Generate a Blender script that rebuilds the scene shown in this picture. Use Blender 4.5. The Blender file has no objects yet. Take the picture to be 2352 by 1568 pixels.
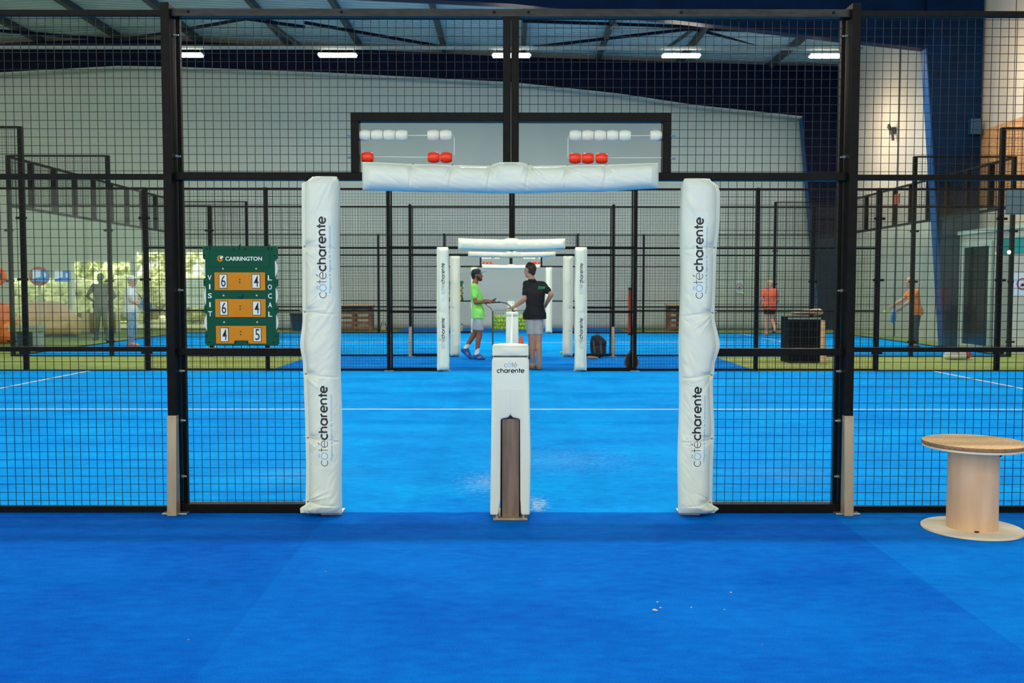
import bpy, bmesh, math, random
import numpy as np
from mathutils import Vector, Matrix, noise
from mathutils.bvhtree import BVHTree
random.seed(7)
PI = math.pi
C = bpy.context.scene.collection
sc = bpy.context.scene

# ------------------------------------------------------------------ camera
CAM_H, CAM_X = 1.35697, -0.04225
cam_d = bpy.data.cameras.new('camera'); cam = bpy.data.objects.new('camera', cam_d); C.objects.link(cam)
cam_d.sensor_width = 36.0; cam_d.lens = 2213.06 * 36 / 2352
cam_d.clip_start = 0.05; cam_d.clip_end = 300
cam_d.dof.use_dof = True; cam_d.dof.focus_distance = 6.0; cam_d.dof.aperture_fstop = 5.0
cam.matrix_world = (Matrix.Translation((CAM_X, 0, CAM_H)) @ Matrix.Rotation(-0.00254355, 4, 'Z')
                    @ Matrix.Rotation(PI/2 - 0.0548498, 4, 'X') @ Matrix.Rotation(0.00075289, 4, 'Z'))
sc.camera = cam

# ------------------------------------------------------------------ world, sun, exposure
w = bpy.data.worlds.new('world'); sc.world = w; w.use_nodes = True
bg = w.node_tree.nodes['Background']
bg.inputs[0].default_value = (1.0, 0.98, 0.84, 1); bg.inputs[1].default_value = 1.66
sun_d = bpy.data.lights.new('sun', 'SUN'); sun_d.energy = 6.0; sun_d.angle = 0.03; sun_d.color = (1, 0.95, 0.8)
sun = bpy.data.objects.new('sun', sun_d); C.objects.link(sun)
sun.rotation_euler = (math.radians(32), math.radians(-14), 0)   # high sun, lights the trees outside
def area(loc, sx, sy, power, color, rot=(0, 0, 0), spread=PI):
    d = bpy.data.lights.new('lamp_light', 'AREA'); d.shape = 'RECTANGLE'; d.size = sx; d.size_y = sy
    d.energy = power; d.color = color; d.spread = spread
    o = bpy.data.objects.new('lamp_light', d); C.objects.link(o); o.location = loc; o.rotation_euler = rot
    return o
LAMP_POS = []
for yy, xs in ((24.2, (-8.1, -4.3, 0.0, 4.2, 7.85)), (6.7, (-8.0, -4.2, 0.0, 4.2, 8.0)), (14.8, (-8.0, -4.2, 0.0, 4.2, 8.0)), (-2.5, (-5, 0, 5))):
    for x in xs:
        LAMP_POS.append((x, yy))
LAMP_W = {24.2: 215, 6.7: 92, 14.8: 95, -2.5: 58}
for x, yy in LAMP_POS:
    area((x, yy, 7.02 if yy == 24.2 else 7.34), 0.9, 0.16, LAMP_W[yy], (1.0, 0.93, 0.84))
area((9.0, 20.3, 6.6), 0.8, 0.8, 70, (1.0, 0.66, 0.36), (0, math.radians(-50), 0))        # warm lamp over the club room wall
area((9.3, 28.3, 6.0), 1.6, 0.6, 66, (1.0, 0.74, 0.50), (0, math.radians(-70), 0))
sc.view_settings.view_transform = 'Standard'; sc.view_settings.look = 'None'
sc.view_settings.exposure = 0.0; sc.view_settings.gamma = 1.0; sc.view_settings.use_curve_mapping = False

# ------------------------------------------------------------------ pixel to world helper (surveying the photo)
def ray(px, py):
    v = cam.matrix_world.to_3x3() @ Vector(((px-1176)/2213.06, -(py-784)/2213.06, -1.0))
    return v
def at(px, py, Y):
    d = ray(px, py); t = Y / d.y
    return Vector((CAM_X + d.x*t, Y, CAM_H + d.z*t))

# ------------------------------------------------------------------ materials
def lin(c):
    return tuple(((x/255)/12.92 if x/255 <= 0.04045 else ((x/255+0.055)/1.055)**2.4) for x in c)
M = {}
def pm(name, col, rough=0.6, metal=0.0, var=0.0, vscale=8.0, bump=0.0, bscale=60.0, spec=0.5, col2=None, stretch=None, emit=None):
    m = bpy.data.materials.new(name); m.use_nodes = True
    nt = m.node_tree; b = nt.nodes['Principled BSDF']
    b.inputs['Base Color'].default_value = (*col, 1); b.inputs['Roughness'].default_value = rough
    b.inputs['Metallic'].default_value = metal; b.inputs['Specular IOR Level'].default_value = spec
    if emit:
        b.inputs['Emission Color'].default_value = (*emit[0], 1); b.inputs['Emission Strength'].default_value = emit[1]
    tc = nt.nodes.new('ShaderNodeTexCoord'); src = tc.outputs['Object']
    if stretch:
        mp = nt.nodes.new('ShaderNodeMapping'); mp.inputs['Scale'].default_value = stretch
        nt.links.new(src, mp.inputs[0]); src = mp.outputs[0]
    if var or col2:
        n = nt.nodes.new('ShaderNodeTexNoise'); n.inputs['Scale'].default_value = vscale; n.inputs['Detail'].default_value = 5
        nt.links.new(src, n.inputs['Vector'])
        r = nt.nodes.new('ShaderNodeValToRGB')
        c2 = col2 if col2 else tuple(min(1, c*(1+var)) for c in col)
        c1 = tuple(c*(1-var) for c in col) if not col2 else col
        r.color_ramp.elements[0].position = 0.35; r.color_ramp.elements[1].position = 0.65
        r.color_ramp.elements[0].color = (*c1, 1); r.color_ramp.elements[1].color = (*c2, 1)
        nt.links.new(n.outputs[0], r.inputs[0]); nt.links.new(r.outputs[0], b.inputs['Base Color'])
    if bump:
        n2 = nt.nodes.new('ShaderNodeTexNoise'); n2.inputs['Scale'].default_value = bscale; n2.inputs['Detail'].default_value = 3
        bp = nt.nodes.new('ShaderNodeBump'); bp.inputs['Strength'].default_value = bump; bp.inputs['Distance'].default_value = 0.01
        nt.links.new(src, n2.inputs['Vector']); nt.links.new(n2.outputs[0], bp.inputs['Height']); nt.links.new(bp.outputs[0], b.inputs['Normal'])
    M[name] = m
    return m

pm('black_steel', (0.0045, 0.0042, 0.003), 0.45, 0, 0.35, 18, 0.05, 120, spec=0.12)
pm('wire', (0.010, 0.011, 0.011), 0.45, 0, spec=0.2)
pm('worn_black', (0.020, 0.021, 0.017), 0.45, 0, 0.5, 9, 0.05, 60, spec=0.3, stretch=(1, 4, 4))
pm('blue_flange', (0.0, 0.055, 0.18), 0.5, spec=0.2)
pm('vinyl', (0.85, 0.89, 0.69), 0.30, 0, 0.02, 3, 0.06, 9, spec=0.5)
pm('vinyl_seam', (0.66, 0.74, 0.72), 0.35)
pm('grommet', (0.35, 0.36, 0.34), 0.35, 0.8)
pm('ink_black', (0.012, 0.012, 0.014), 0.5)
pm('ink_cyan', (0.02, 0.42, 0.85), 0.5)
pm('ink_pale_cyan', (0.10, 0.52, 0.82), 0.5)
pm('sticker', (0.88, 0.93, 0.74), 0.4)
pm('worn_plate', (0.22, 0.145, 0.095), 0.42, 0.15, 0.25, 5, 0.05, 40, stretch=(6, 6, 0.6))
pm('cover_plate', (0.46, 0.35, 0.20), 0.35, 0.35, 0.15, 3, 0.03, 60, stretch=(4, 4, 0.8))
pm('zinc', (0.45, 0.47, 0.44), 0.35, 0.8, 0.2, 30)
pm('bead_white', (0.87, 0.89, 0.70), 0.28, 0, 0.02)
pm('bead_red', (1.0, 0.045, 0.003), 0.25, 0, 0.03)
pm('board_green', (0.0, 0.085, 0.040), 0.45, 0, 0.06, 3, 0.03, 200, spec=0.15)
pm('board_orange', (0.70, 0.255, 0.012), 0.5, 0, 0.04, spec=0.15)
pm('card_white', (0.80, 0.86, 0.74), 0.5)
pm('rivet', (0.72, 0.50, 0.30), 0.4)
pm('dark_hole', (0.002, 0.002, 0.002), 0.9)
pm('plywood', (0.68, 0.42, 0.23), 0.6, 0, 0, 4, 0.03, 30, col2=(0.80, 0.54, 0.32), stretch=(3, 3, 0.5))
pm('ply_pale', (0.80, 0.67, 0.45), 0.6, 0, 0, 3, 0.02, 30, col2=(0.88, 0.77, 0.55), stretch=(1, 5, 3))
pm('chipboard', (0.70, 0.42, 0.18), 0.65, 0, 0, 60, 0.05, 120, col2=(0.84, 0.56, 0.28), spec=0.2)
pm('chip_edge', (0.20, 0.10, 0.05), 0.8, 0, 0, 150, 0.2, 200, col2=(0.42, 0.24, 0.12))
pm('osb', (0.42, 0.22, 0.085), 0.7, 0, 0, 12, 0.1, 30, col2=(0.62, 0.36, 0.15), stretch=(1, 1, 2.2))
pm('navy', (0.001, 0.005, 0.022), 0.5, 0, 0.2, 2, spec=0.1)
pm('blue_steel', (0.0, 0.014, 0.052), 0.5, 0, 0.25, 1.5, spec=0.1)
pm('flange_grey', (0.28, 0.33, 0.31), 0.5, 0, 0.1, 3)
pm('flange_pale', (0.40, 0.46, 0.42), 0.5, 0, 0.1, 3)
pm('purlin', (0.05, 0.06, 0.06), 0.55)
pm('white_frame', (0.62, 0.70, 0.60), 0.4)
pm('skin_tan', (0.30, 0.115, 0.055), 0.5, 0, 0.08, 12)
pm('skin_fair', (0.58, 0.29, 0.18), 0.5, 0, 0.06, 12)
pm('hair_brown', (0.045, 0.018, 0.010), 0.6, 0, 0.3, 60, 0.3, 150)
pm('hair_dark', (0.012, 0.008, 0.007), 0.6)
pm('hair_blond', (0.60, 0.42, 0.22), 0.6, 0, 0.2, 50)
pm('hair_grey', (0.42, 0.37, 0.30), 0.6, 0, 0.2, 50)
pm('neon', (0.32, 0.95, 0.17), 0.7, 0, 0.04, 6, 0.1, 25)
pm('cloth_black', (0.008, 0.007, 0.007), 0.8, 0, 0.2, 10, 0.1, 60)
pm('cloth_grey', (0.46, 0.52, 0.52), 0.75, 0, 0.04, 9, 0.1, 30)
pm('cloth_beige', (0.52, 0.50, 0.45), 0.8, 0, 0.04, 9, 0.1, 30)
pm('cloth_white', (0.85, 0.85, 0.82), 0.8, 0, 0.02, 9)
pm('cloth_coral', (0.72, 0.13, 0.055), 0.8, 0, 0.15, 9)
pm('cloth_orange', (0.78, 0.20, 0.02), 0.8, 0, 0.3, 7)
pm('cloth_olive', (0.10, 0.13, 0.10), 0.8)  # one dark tone for the whole silhouette, skin and hair too
pm('cloth_purple', (0.07, 0.035, 0.06), 0.8)
pm('denim', (0.03, 0.08, 0.17), 0.8)
pm('leggings', (0.25, 0.34, 0.42), 0.8, 0, 0.2, 14)
pm('trousers_teal', (0.008, 0.035, 0.035), 0.8)
pm('cap_navy', (0.006, 0.014, 0.028), 0.7)
pm('shoe_blue', (0.008, 0.09, 0.30), 0.5, 0, 0.2, 30)
pm('shoe_beige', (0.40, 0.27, 0.17), 0.8)
pm('shoe_pink', (0.65, 0.25, 0.22), 0.7)
pm('sole', (0.30, 0.17, 0.09), 0.8)
pm('print_green', (0.01, 0.42, 0.15), 0.6)
pm('ball', (0.50, 0.78, 0.05), 0.85, 0, 0.1, 40)
pm('cart_metal', (0.10, 0.13, 0.12), 0.3, 0.7)
pm('cart_green', (0.10, 0.14, 0.06), 0.35, 0.3)
pm('cone_orange', (0.85, 0.12, 0.01), 0.5)
pm('red_fabric', (0.62, 0.05, 0.012), 0.7, 0, 0.1)
pm('racket_black', (0.012, 0.01, 0.01), 0.4)
pm('racket_red', (0.22, 0.02, 0.012), 0.35)
pm('bag_black', (0.012, 0.013, 0.014), 0.7, 0, 0.2, 20, 0.2, 60)
pm('bag_strap', (0.11, 0.11, 0.10), 0.7)
pm('bag_white', (0.62, 0.58, 0.50), 0.8)
pm('bin_blue', (0.006, 0.05, 0.11), 0.4)
pm('pallet_wood', (0.24, 0.12, 0.065), 0.8, 0, 0.3, 5, 0.1, 30)
pm('pine', (0.72, 0.46, 0.26), 0.6, 0, 0.08, 5)
pm('sofa_beige', (0.74, 0.50, 0.32), 0.7, 0, 0.12, 3, 0.05, 20)
pm('sofa_orange', (0.72, 0.17, 0.035), 0.5, 0, 0.25, 3)
pm('crate_black', (0.003, 0.004, 0.004), 0.6, spec=0.1)
pm('plastic_grey', (0.42, 0.46, 0.42), 0.5)
pm('sign_white', (0.62, 0.75, 0.80), 0.5)
pm('sign_blue', (0.01, 0.20, 0.52), 0.5)
pm('sign_red', (0.45, 0.04, 0.03), 0.5)
pm('plate_red', (0.22, 0.04, 0.02), 0.6)
pm('sign_teal', (0.0, 0.33, 0.33), 0.5)
pm('sign_grey', (0.09, 0.15, 0.155), 0.5)
pm('racket_blue', (0.02, 0.25, 0.5), 0.4)
pm('leaf_a', (0.42, 0.50, 0.22), 0.8, 0, 0, 3, 0.5, 8, col2=(0.85, 0.88, 0.52))
pm('leaf_b', (0.55, 0.62, 0.32), 0.8, 0, 0, 2, 0.5, 6, col2=(0.92, 0.92, 0.66))
pm('outside_ground', (0.52, 0.50, 0.32), 0.9, 0, 0.1)
pm('net_black', (0.01, 0.012, 0.015), 0.7)
pm('tape_white', (0.78, 0.78, 0.74), 0.6)
pm('lamp_glow', (1, 0.9, 0.75), 0.5, emit=((1.0, 0.90, 0.76), 70))
pm('lamp_body', (0.30, 0.30, 0.27), 0.5)
pm('bulb_glow', (1, 0.8, 0.5), 0.5, emit=((1.0, 0.80, 0.50), 12))
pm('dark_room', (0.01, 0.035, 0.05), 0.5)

def glass_mat(name, tint, refl=0.08):
    m = bpy.data.materials.new(name); m.use_nodes = True; nt = m.node_tree
    for n in list(nt.nodes):
        nt.nodes.remove(n)
    out = nt.nodes.new('ShaderNodeOutputMaterial'); tr = nt.nodes.new('ShaderNodeBsdfTransparent'); gl = nt.nodes.new('ShaderNodeBsdfGlossy')
    mx = nt.nodes.new('ShaderNodeMixShader'); lw = nt.nodes.new('ShaderNodeLayerWeight'); lw.inputs[0].default_value = 0.5
    pw = nt.nodes.new('ShaderNodeMath'); pw.operation = 'POWER'; pw.inputs[1].default_value = 5.0; nt.links.new(lw.outputs['Facing'], pw.inputs[0])
    fr = nt.nodes.new('ShaderNodeMath'); fr.operation = 'MULTIPLY_ADD'; fr.inputs[1].default_value = 0.35; fr.inputs[2].default_value = 0.015; nt.links.new(pw.outputs[0], fr.inputs[0])
    tr.inputs[0].default_value = (*tint, 1); gl.inputs[0].default_value = (0.85, 0.95, 0.92, 1); gl.inputs['Roughness'].default_value = 0.01
    nt.links.new(fr.outputs[0], mx.inputs[0]); nt.links.new(tr.outputs[0], mx.inputs[1]); nt.links.new(gl.outputs[0], mx.inputs[2])
    nt.links.new(mx.outputs[0], out.inputs[0]); M[name] = m
glass_mat('court_glass', (0.955, 0.978, 0.963))
glass_mat('door_glass', (0.35, 0.55, 0.58))

def turf_mat(name, base, tip, seams=None, dust=None):
    m = bpy.data.materials.new(name); m.use_nodes = True; nt = m.node_tree; b = nt.nodes['Principled BSDF']
    b.inputs['Roughness'].default_value = 0.85; b.inputs['Specular IOR Level'].default_value = 0.03
    L = nt.links.new; N = nt.nodes.new
    geo = N('ShaderNodeNewGeometry')
    def nz(scale, detail, stretch=(1, 1, 1)):
        mp = N('ShaderNodeMapping'); mp.inputs['Scale'].default_value = stretch; L(geo.outputs['Position'], mp.inputs[0])
        n = N('ShaderNodeTexNoise'); n.inputs['Scale'].default_value = scale; n.inputs['Detail'].default_value = detail; n.inputs['Roughness'].default_value = 0.6
        L(mp.outputs[0], n.inputs['Vector']); return n.outputs[0]
    fine = nz(140, 2); mid = nz(9, 4, (1, 2.2, 1)); big = nz(0.9, 3, (1, 1.6, 1))
    def mth(op, a, bb):
        n = N('ShaderNodeMath'); n.operation = op
        for i, v in enumerate((a, bb)):
            if isinstance(v, (int, float)): n.inputs[i].default_value = v
            else: L(v, n.inputs[i])
        return n.outputs[0]
    s = mth('ADD', mth('MULTIPLY', fine, 0.5), mth('ADD', mth('MULTIPLY', mid, 0.42), mth('MULTIPLY', big, 0.55)))
    r = N('ShaderNodeValToRGB'); r.color_ramp.elements[0].position = 0.53; r.color_ramp.elements[1].position = 0.95
    r.color_ramp.elements[0].color = (*base, 1); r.color_ramp.elements[1].color = (*tip, 1); L(s, r.inputs[0])
    col = r.outputs[0]
    if dust:
        for (dx, dy, sx, sy, amt) in dust:
            mp = N('ShaderNodeMapping'); mp.inputs['Location'].default_value = (-dx/sx, -dy/sy, 0); mp.inputs['Scale'].default_value = (1/sx, 1/sy, 0)
            L(geo.outputs['Position'], mp.inputs[0])
            ln = N('ShaderNodeVectorMath'); ln.operation = 'LENGTH'; L(mp.outputs[0], ln.inputs[0])
            fall = mth('SUBTRACT', 1.0, ln.outputs['Value'])
            k = mth('ADD', mth('MULTIPLY', nz(26, 6, (1, 2, 1)), 1.0), mth('MULTIPLY', fall, 0.35))
            k = mth('MULTIPLY', mth('SUBTRACT', k, 0.70), 5.0)
            cl = N('ShaderNodeClamp'); L(mth('MULTIPLY', k, amt), cl.inputs[0]); cl.inputs[2].default_value = 0.75
            cl2 = N('ShaderNodeClamp'); L(mth('MULTIPLY', fall, 3.0), cl2.inputs[0])
            mx = N('ShaderNodeMixRGB'); L(mth('MULTIPLY', cl.outputs[0], cl2.outputs[0]), mx.inputs[0]); L(col, mx.inputs[1]); mx.inputs[2].default_value = (0.5, 0.62, 0.62, 1)
            col = mx.outputs[0]
    L(col, b.inputs['Base Color'])
    bp = N('ShaderNodeBump'); bp.inputs['Strength'].default_value = 0.5; bp.inputs['Distance'].default_value = 0.006
    L(nz(160, 3), bp.inputs['Height']); L(bp.outputs[0], b.inputs['Normal'])
    M[name] = m
DUST = [(0.13, 6.0, 0.14, 0.45, 0.9), (-0.2, 6.7, 0.4, 0.8, 0.30), (0.4, 7.6, 1.3, 1.2, 0.10), (-1.6, 7.0, 1.0, 0.9, 0.08), (2.0, 7.0, 1.0, 0.9, 0.08)]
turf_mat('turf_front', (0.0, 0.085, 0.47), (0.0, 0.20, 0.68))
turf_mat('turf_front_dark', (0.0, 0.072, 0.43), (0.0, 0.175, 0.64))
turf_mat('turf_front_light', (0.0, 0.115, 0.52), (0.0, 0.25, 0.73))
turf_mat('turf_court', (0.0, 0.19, 0.66), (0.0, 0.42, 0.90), dust=DUST)  # same blue turf, stronger court lighting put into a brighter colour than in front
turf_mat('turf_walk', (0.0, 0.14, 0.58), (0.0, 0.28, 0.82))
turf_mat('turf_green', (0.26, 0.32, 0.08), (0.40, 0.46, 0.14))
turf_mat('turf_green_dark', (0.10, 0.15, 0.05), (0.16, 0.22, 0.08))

def cladding_mat(name, c1, c2, freq, axis, depth=0.25, big=0.08):
    m = bpy.data.materials.new(name); m.use_nodes = True; nt = m.node_tree; b = nt.nodes['Principled BSDF']
    b.inputs['Roughness'].default_value = 0.6
    N = nt.nodes.new; L = nt.links.new
    geo = N('ShaderNodeNewGeometry'); sp = N('ShaderNodeSeparateXYZ'); L(geo.outputs['Position'], sp.inputs[0])
    mu = N('ShaderNodeMath'); mu.operation = 'MULTIPLY'; L(sp.outputs[axis], mu.inputs[0]); mu.inputs[1].default_value = freq*2*PI
    si = N('ShaderNodeMath'); si.operation = 'SINE'; L(mu.outputs[0], si.inputs[0])
    bp = N('ShaderNodeBump'); bp.inputs['Strength'].default_value = depth; bp.inputs['Distance'].default_value = 0.02
    L(si.outputs[0], bp.inputs['Height']); L(bp.outputs[0], b.inputs['Normal'])
    n = N('ShaderNodeTexNoise'); n.inputs['Scale'].default_value = 0.7; L(geo.outputs['Position'], n.inputs['Vector'])
    r = N('ShaderNodeValToRGB'); r.color_ramp.elements[0].position = 0.3; r.color_ramp.elements[1].position = 0.7
    r.color_ramp.elements[0].color = (*c1, 1); r.color_ramp.elements[1].color = (*c2, 1)
    L(n.outputs[0], r.inputs[0]); L(r.outputs[0], b.inputs['Base Color']); M[name] = m
cladding_mat('wall_clad', (0.49, 0.58, 0.525), (0.53, 0.61, 0.545), 1.0, 0, 0.05)
cladding_mat('wall_side', (0.50, 0.50, 0.44), (0.56, 0.55, 0.47), 2.0, 1, 0.06)
cladding_mat('roof_sheet', (0.44, 0.57, 0.59), (0.50, 0.62, 0.63), 4.0, 1, 0.8)

# ------------------------------------------------------------------ mesh helpers
ORG = {}
def link(name, me, mat, parent=None, smooth=False):
    if parent is not None:
        o = Vector(ORG.get(parent.name, (0, 0, 0)))
        if o.length > 0:
            me.transform(Matrix.Translation(-o))
    ob = bpy.data.objects.new(name, me); C.objects.link(ob)
    if mat is not None and not me.materials:
        me.materials.append(M[mat] if isinstance(mat, str) else mat)
    if smooth:
        for p in me.polygons: p.use_smooth = True
    if parent is not None:
        ob.parent = parent; ORG[ob.name] = ORG.get(parent.name, (0, 0, 0))
    return ob
def thing(name, label, cat, loc=(0, 0, 0), rz=0.0, group=None):
    o = bpy.data.objects.new(name, None); C.objects.link(o); o.empty_display_size = 0.1
    o.location = loc; o.rotation_euler = (0, 0, rz); o['label'] = label; o['category'] = cat
    if group: o['group'] = group
    ORG[o.name] = tuple(loc) if rz == 0 else (0, 0, 0)
    return o
def tag(o, label, cat, group=None):
    o['label'] = label; o['category'] = cat
    if group: o['group'] = group
    return o
def struct(o):
    o['kind'] = 'structure'; return o

class MB:
    def __init__(s): s.v = []; s.f = []
    def add(s, vs, fs):
        n = len(s.v); s.v.extend([tuple(v) for v in vs]); s.f.extend([tuple(i+n for i in f) for f in fs]); return s
    def box(s, x0, x1, y0, y1, z0, z1):
        vs = [(x0,y0,z0),(x1,y0,z0),(x1,y1,z0),(x0,y1,z0),(x0,y0,z1),(x1,y0,z1),(x1,y1,z1),(x0,y1,z1)]
        return s.add(vs, [(0,3,2,1),(4,5,6,7),(0,1,5,4),(1,2,6,5),(2,3,7,6),(3,0,4,7)])
    def bar(s, p, q, w, h=None, up=(0, 0, 1)):
        h = h or w; p = Vector(p); q = Vector(q); d = (q-p).normalized(); u = Vector(up)
        if abs(d.dot(u)) > 0.98: u = Vector((0, 1, 0))
        a = d.cross(u).normalized(); b = a.cross(d).normalized()
        vs = []
        for c in (p, q):
            for i, j in ((-1,-1),(1,-1),(1,1),(-1,1)): vs.append(c + a*(i*w/2) + b*(j*h/2))
        return s.add(vs, [(0,1,2,3),(7,6,5,4),(0,4,5,1),(1,5,6,2),(2,6,7,3),(3,7,4,0)])
    def tube(s, pts, r, n=8, r1=None):
        pts = [Vector(p) for p in pts]; m = len(pts); base = len(s.v)
        for i, p in enumerate(pts):
            d = (pts[min(i+1, m-1)] - pts[max(i-1, 0)]).normalized()
            u = Vector((0, 0, 1)) if abs(d.z) < 0.95 else Vector((0, 1, 0))
            a = d.cross(u).normalized(); b = a.cross(d).normalized()
            rr = r if r1 is None else r + (r1-r)*i/(m-1)
            for k in range(n):
                t = 2*PI*k/n; s.v.append(tuple(p + a*(rr*math.cos(t)) + b*(rr*math.sin(t))))
        for i in range(m-1):
            for k in range(n):
                s.f.append((base+i*n+k, base+i*n+(k+1) % n, base+(i+1)*n+(k+1) % n, base+(i+1)*n+k))
        s.f.append(tuple(base+k for k in range(n))[::-1]); s.f.append(tuple(base+(m-1)*n+k for k in range(n)))
        return s
    def lathe(s, prof, c=(0, 0, 0), axis='Z', n=24, sx=1.0, sy=1.0):
        base = len(s.v); m = len(prof)
        for (r, h) in prof:
            for k in range(n):
                t = 2*PI*k/n; a, b = r*math.cos(t)*sx, r*math.sin(t)*sy
                p = {'Z': (a, b, h), 'X': (h, a, b), 'Y': (b, h, a)}[axis]
                s.v.append((c[0]+p[0], c[1]+p[1], c[2]+p[2]))
        for i in range(m-1):
            for k in range(n):
                s.f.append((base+i*n+k, base+i*n+(k+1) % n, base+(i+1)*n+(k+1) % n, base+(i+1)*n+k))
        s.f.append(tuple(base+k for k in range(n))[::-1]); s.f.append(tuple(base+(m-1)*n+k for k in range(n)))
        return s
    def disc(s, c, r, th, axis='Y', n=20):
        return s.lathe([(r, -th/2), (r, th/2)], c, axis, n)
    def ball(s, c, r, n=12, m=8):
        prof = [(max(1e-4, r*math.sin(PI*i/m)), -r*math.cos(PI*i/m)) for i in range(m+1)]
        return s.lathe(prof, c, 'Z', n)
    def poly(s, pts, y0, y1):
        n = len(pts)
        vs = [(x, y0, z) for x, z in pts] + [(x, y1, z) for x, z in pts]
        return s.add(vs, [tuple(range(n)), tuple(range(2*n-1, n-1, -1))] + [(i, i+n, (i+1) % n + n, (i+1) % n) for i in range(n)])
    def mesh(s, name='m'):
        me = bpy.data.meshes.new(name); me.from_pydata(s.v, [], s.f); me.validate(); me.update(); return me
    def build(s, name, mat, parent=None, smooth=False, bevel=0, fix=True, seg=2):
        me = s.mesh(name)
        if fix or bevel:
            bm = bmesh.new(); bm.from_mesh(me); bmesh.ops.recalc_face_normals(bm, faces=bm.faces)
            if bevel:
                es = [e for e in bm.edges if len(e.link_faces) == 2 and e.calc_face_angle(0) > 0.5]
                bmesh.ops.bevel(bm, geom=es, offset=bevel, segments=seg, affect='EDGES', profile=0.5)
            bm.to_mesh(me); bm.free()
        o = link(name, me, mat, parent, smooth)
        if smooth: autosmooth(o)
        return o
def autosmooth(o, ang=0.7):
    bm = bmesh.new(); bm.from_mesh(o.data)
    for e in bm.edges:
        if len(e.link_faces) == 2 and e.calc_face_angle(0) > ang: e.smooth = False
    bm.to_mesh(o.data); bm.free()

def simple(name, mb, mat, label, cat, group=None, loc=None, **k):
    if loc is not None:
        mb.v = [tuple(Vector(v)-Vector(loc)) for v in mb.v]
    o = mb.build(name, mat, None, **k)
    if loc is not None: o.location = loc
    return tag(o, label, cat, group)

# ------------------------------------------------------------------ lettering
def arc(cx, cy, rx, ry, a0, a1, n=22):
    return [(cx+rx*math.cos(math.radians(a0+(a1-a0)*i/n)), cy+ry*math.sin(math.radians(a0+(a1-a0)*i/n))) for i in range(n+1)]
def seg(a, b, n=8):
    return [(a[0]+(b[0]-a[0])*i/n, a[1]+(b[1]-a[1])*i/n) for i in range(n+1)]
GL = {  # x-height 1; strokes, advance
    'c': ([arc(.5, .5, .5, .5, 48, 312)], .92), 'o': ([arc(.5, .5, .5, .5, 0, 360, 30)], 1.06),
    'e': ([arc(.5, .5, .5, .5, 0, 315), seg((0, .5), (1, .5))], 1.06),
    't': ([seg((.22, 0), (.22, 1.42)), seg((-.08, .95), (.56, .95))], .56),
    'h': ([seg((.05, 0), (.05, 1.45)), arc(.45, .58, .4, .42, 180, 0), seg((.85, .58), (.85, 0))], 1.02),
    'a': ([arc(.5, .5, .5, .5, 0, 360, 30), seg((1, 0), (1, 1))], 1.16),
    'r': ([seg((.05, 0), (.05, 1)), arc(.45, .58, .4, .42, 180, 85)], .62),
    'n': ([seg((.05, 0), (.05, 1)), arc(.45, .58, .4, .42, 180, 0), seg((.85, .58), (.85, 0))], 1.02)}
def logo_word(word, weight, gap=0.06):
    """list of (mesh verts2d, faces) per colour for a word written in round strokes"""
    out = []; x = 0.0
    for ch in word:
        base = {'ô': 'o', 'é': 'e'}.get(ch, ch); strokes, adv = GL[base]; strokes = list(strokes)
        if ch == 'ô': strokes += [seg((.22, 1.2), (.5, 1.45), 3), seg((.5, 1.45), (.78, 1.2), 3)]
        if ch == 'é': strokes += [seg((.42, 1.22), (.68, 1.52), 3)]
        vs = []; fs = []
        for st in strokes:
            st = [Vector((x+p[0]*(1-weight*0.5)+weight*0.25, p[1]*(1-weight*0.6)+weight*0.3)) for p in st]; n0 = len(vs)
            for i, p in enumerate(st):
                d = (st[min(i+1, len(st)-1)] - st[max(i-1, 0)]).normalized(); nn = Vector((-d.y, d.x))*weight/2
                vs += [p+nn, p-nn]
            fs += [(n0+2*i, n0+2*i+1, n0+2*i+3, n0+2*i+2) for i in range(len(st)-1)]
        out.append((ch, vs, fs)); x += adv + gap
    return out, x - gap
def font_mesh(body, size=1.0, bold=0.0, res=3):
    cu = bpy.data.curves.new('text', 'FONT'); cu.body = body; cu.size = size; cu.offset = bold; cu.resolution_u = res; cu.fill_mode = 'FRONT'
    ob = bpy.data.objects.new('text', cu); C.objects.link(ob)
    dg = bpy.context.evaluated_depsgraph_get(); ev = ob.evaluated_get(dg); me = ev.to_mesh()
    vs = [Vector((v.co.x, v.co.y)) for v in me.vertices]; fs = [tuple(p.vertices) for p in me.polygons]
    ev.to_mesh_clear(); bpy.data.objects.remove(ob); bpy.data.curves.remove(cu)
    return vs, fs
def place_font(body, width, height, fn, bold=0.0, name='lettering', mat='ink_black', parent=None):
    """fit text into width x height, centre at origin; fn maps (u,v)->world"""
    vs, fs = font_mesh(body, 1.0, bold)
    x0 = min(v.x for v in vs); x1 = max(v.x for v in vs); y0 = min(v.y for v in vs); y1 = max(v.y for v in vs)
    mb = MB(); mb.add([fn((v.x-(x0+x1)/2)/(x1-x0)*width, (v.y-(y0+y1)/2)/(y1-y0)*height) for v in vs], fs)
    return mb.build(name, mat, parent, fix=False)

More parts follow.
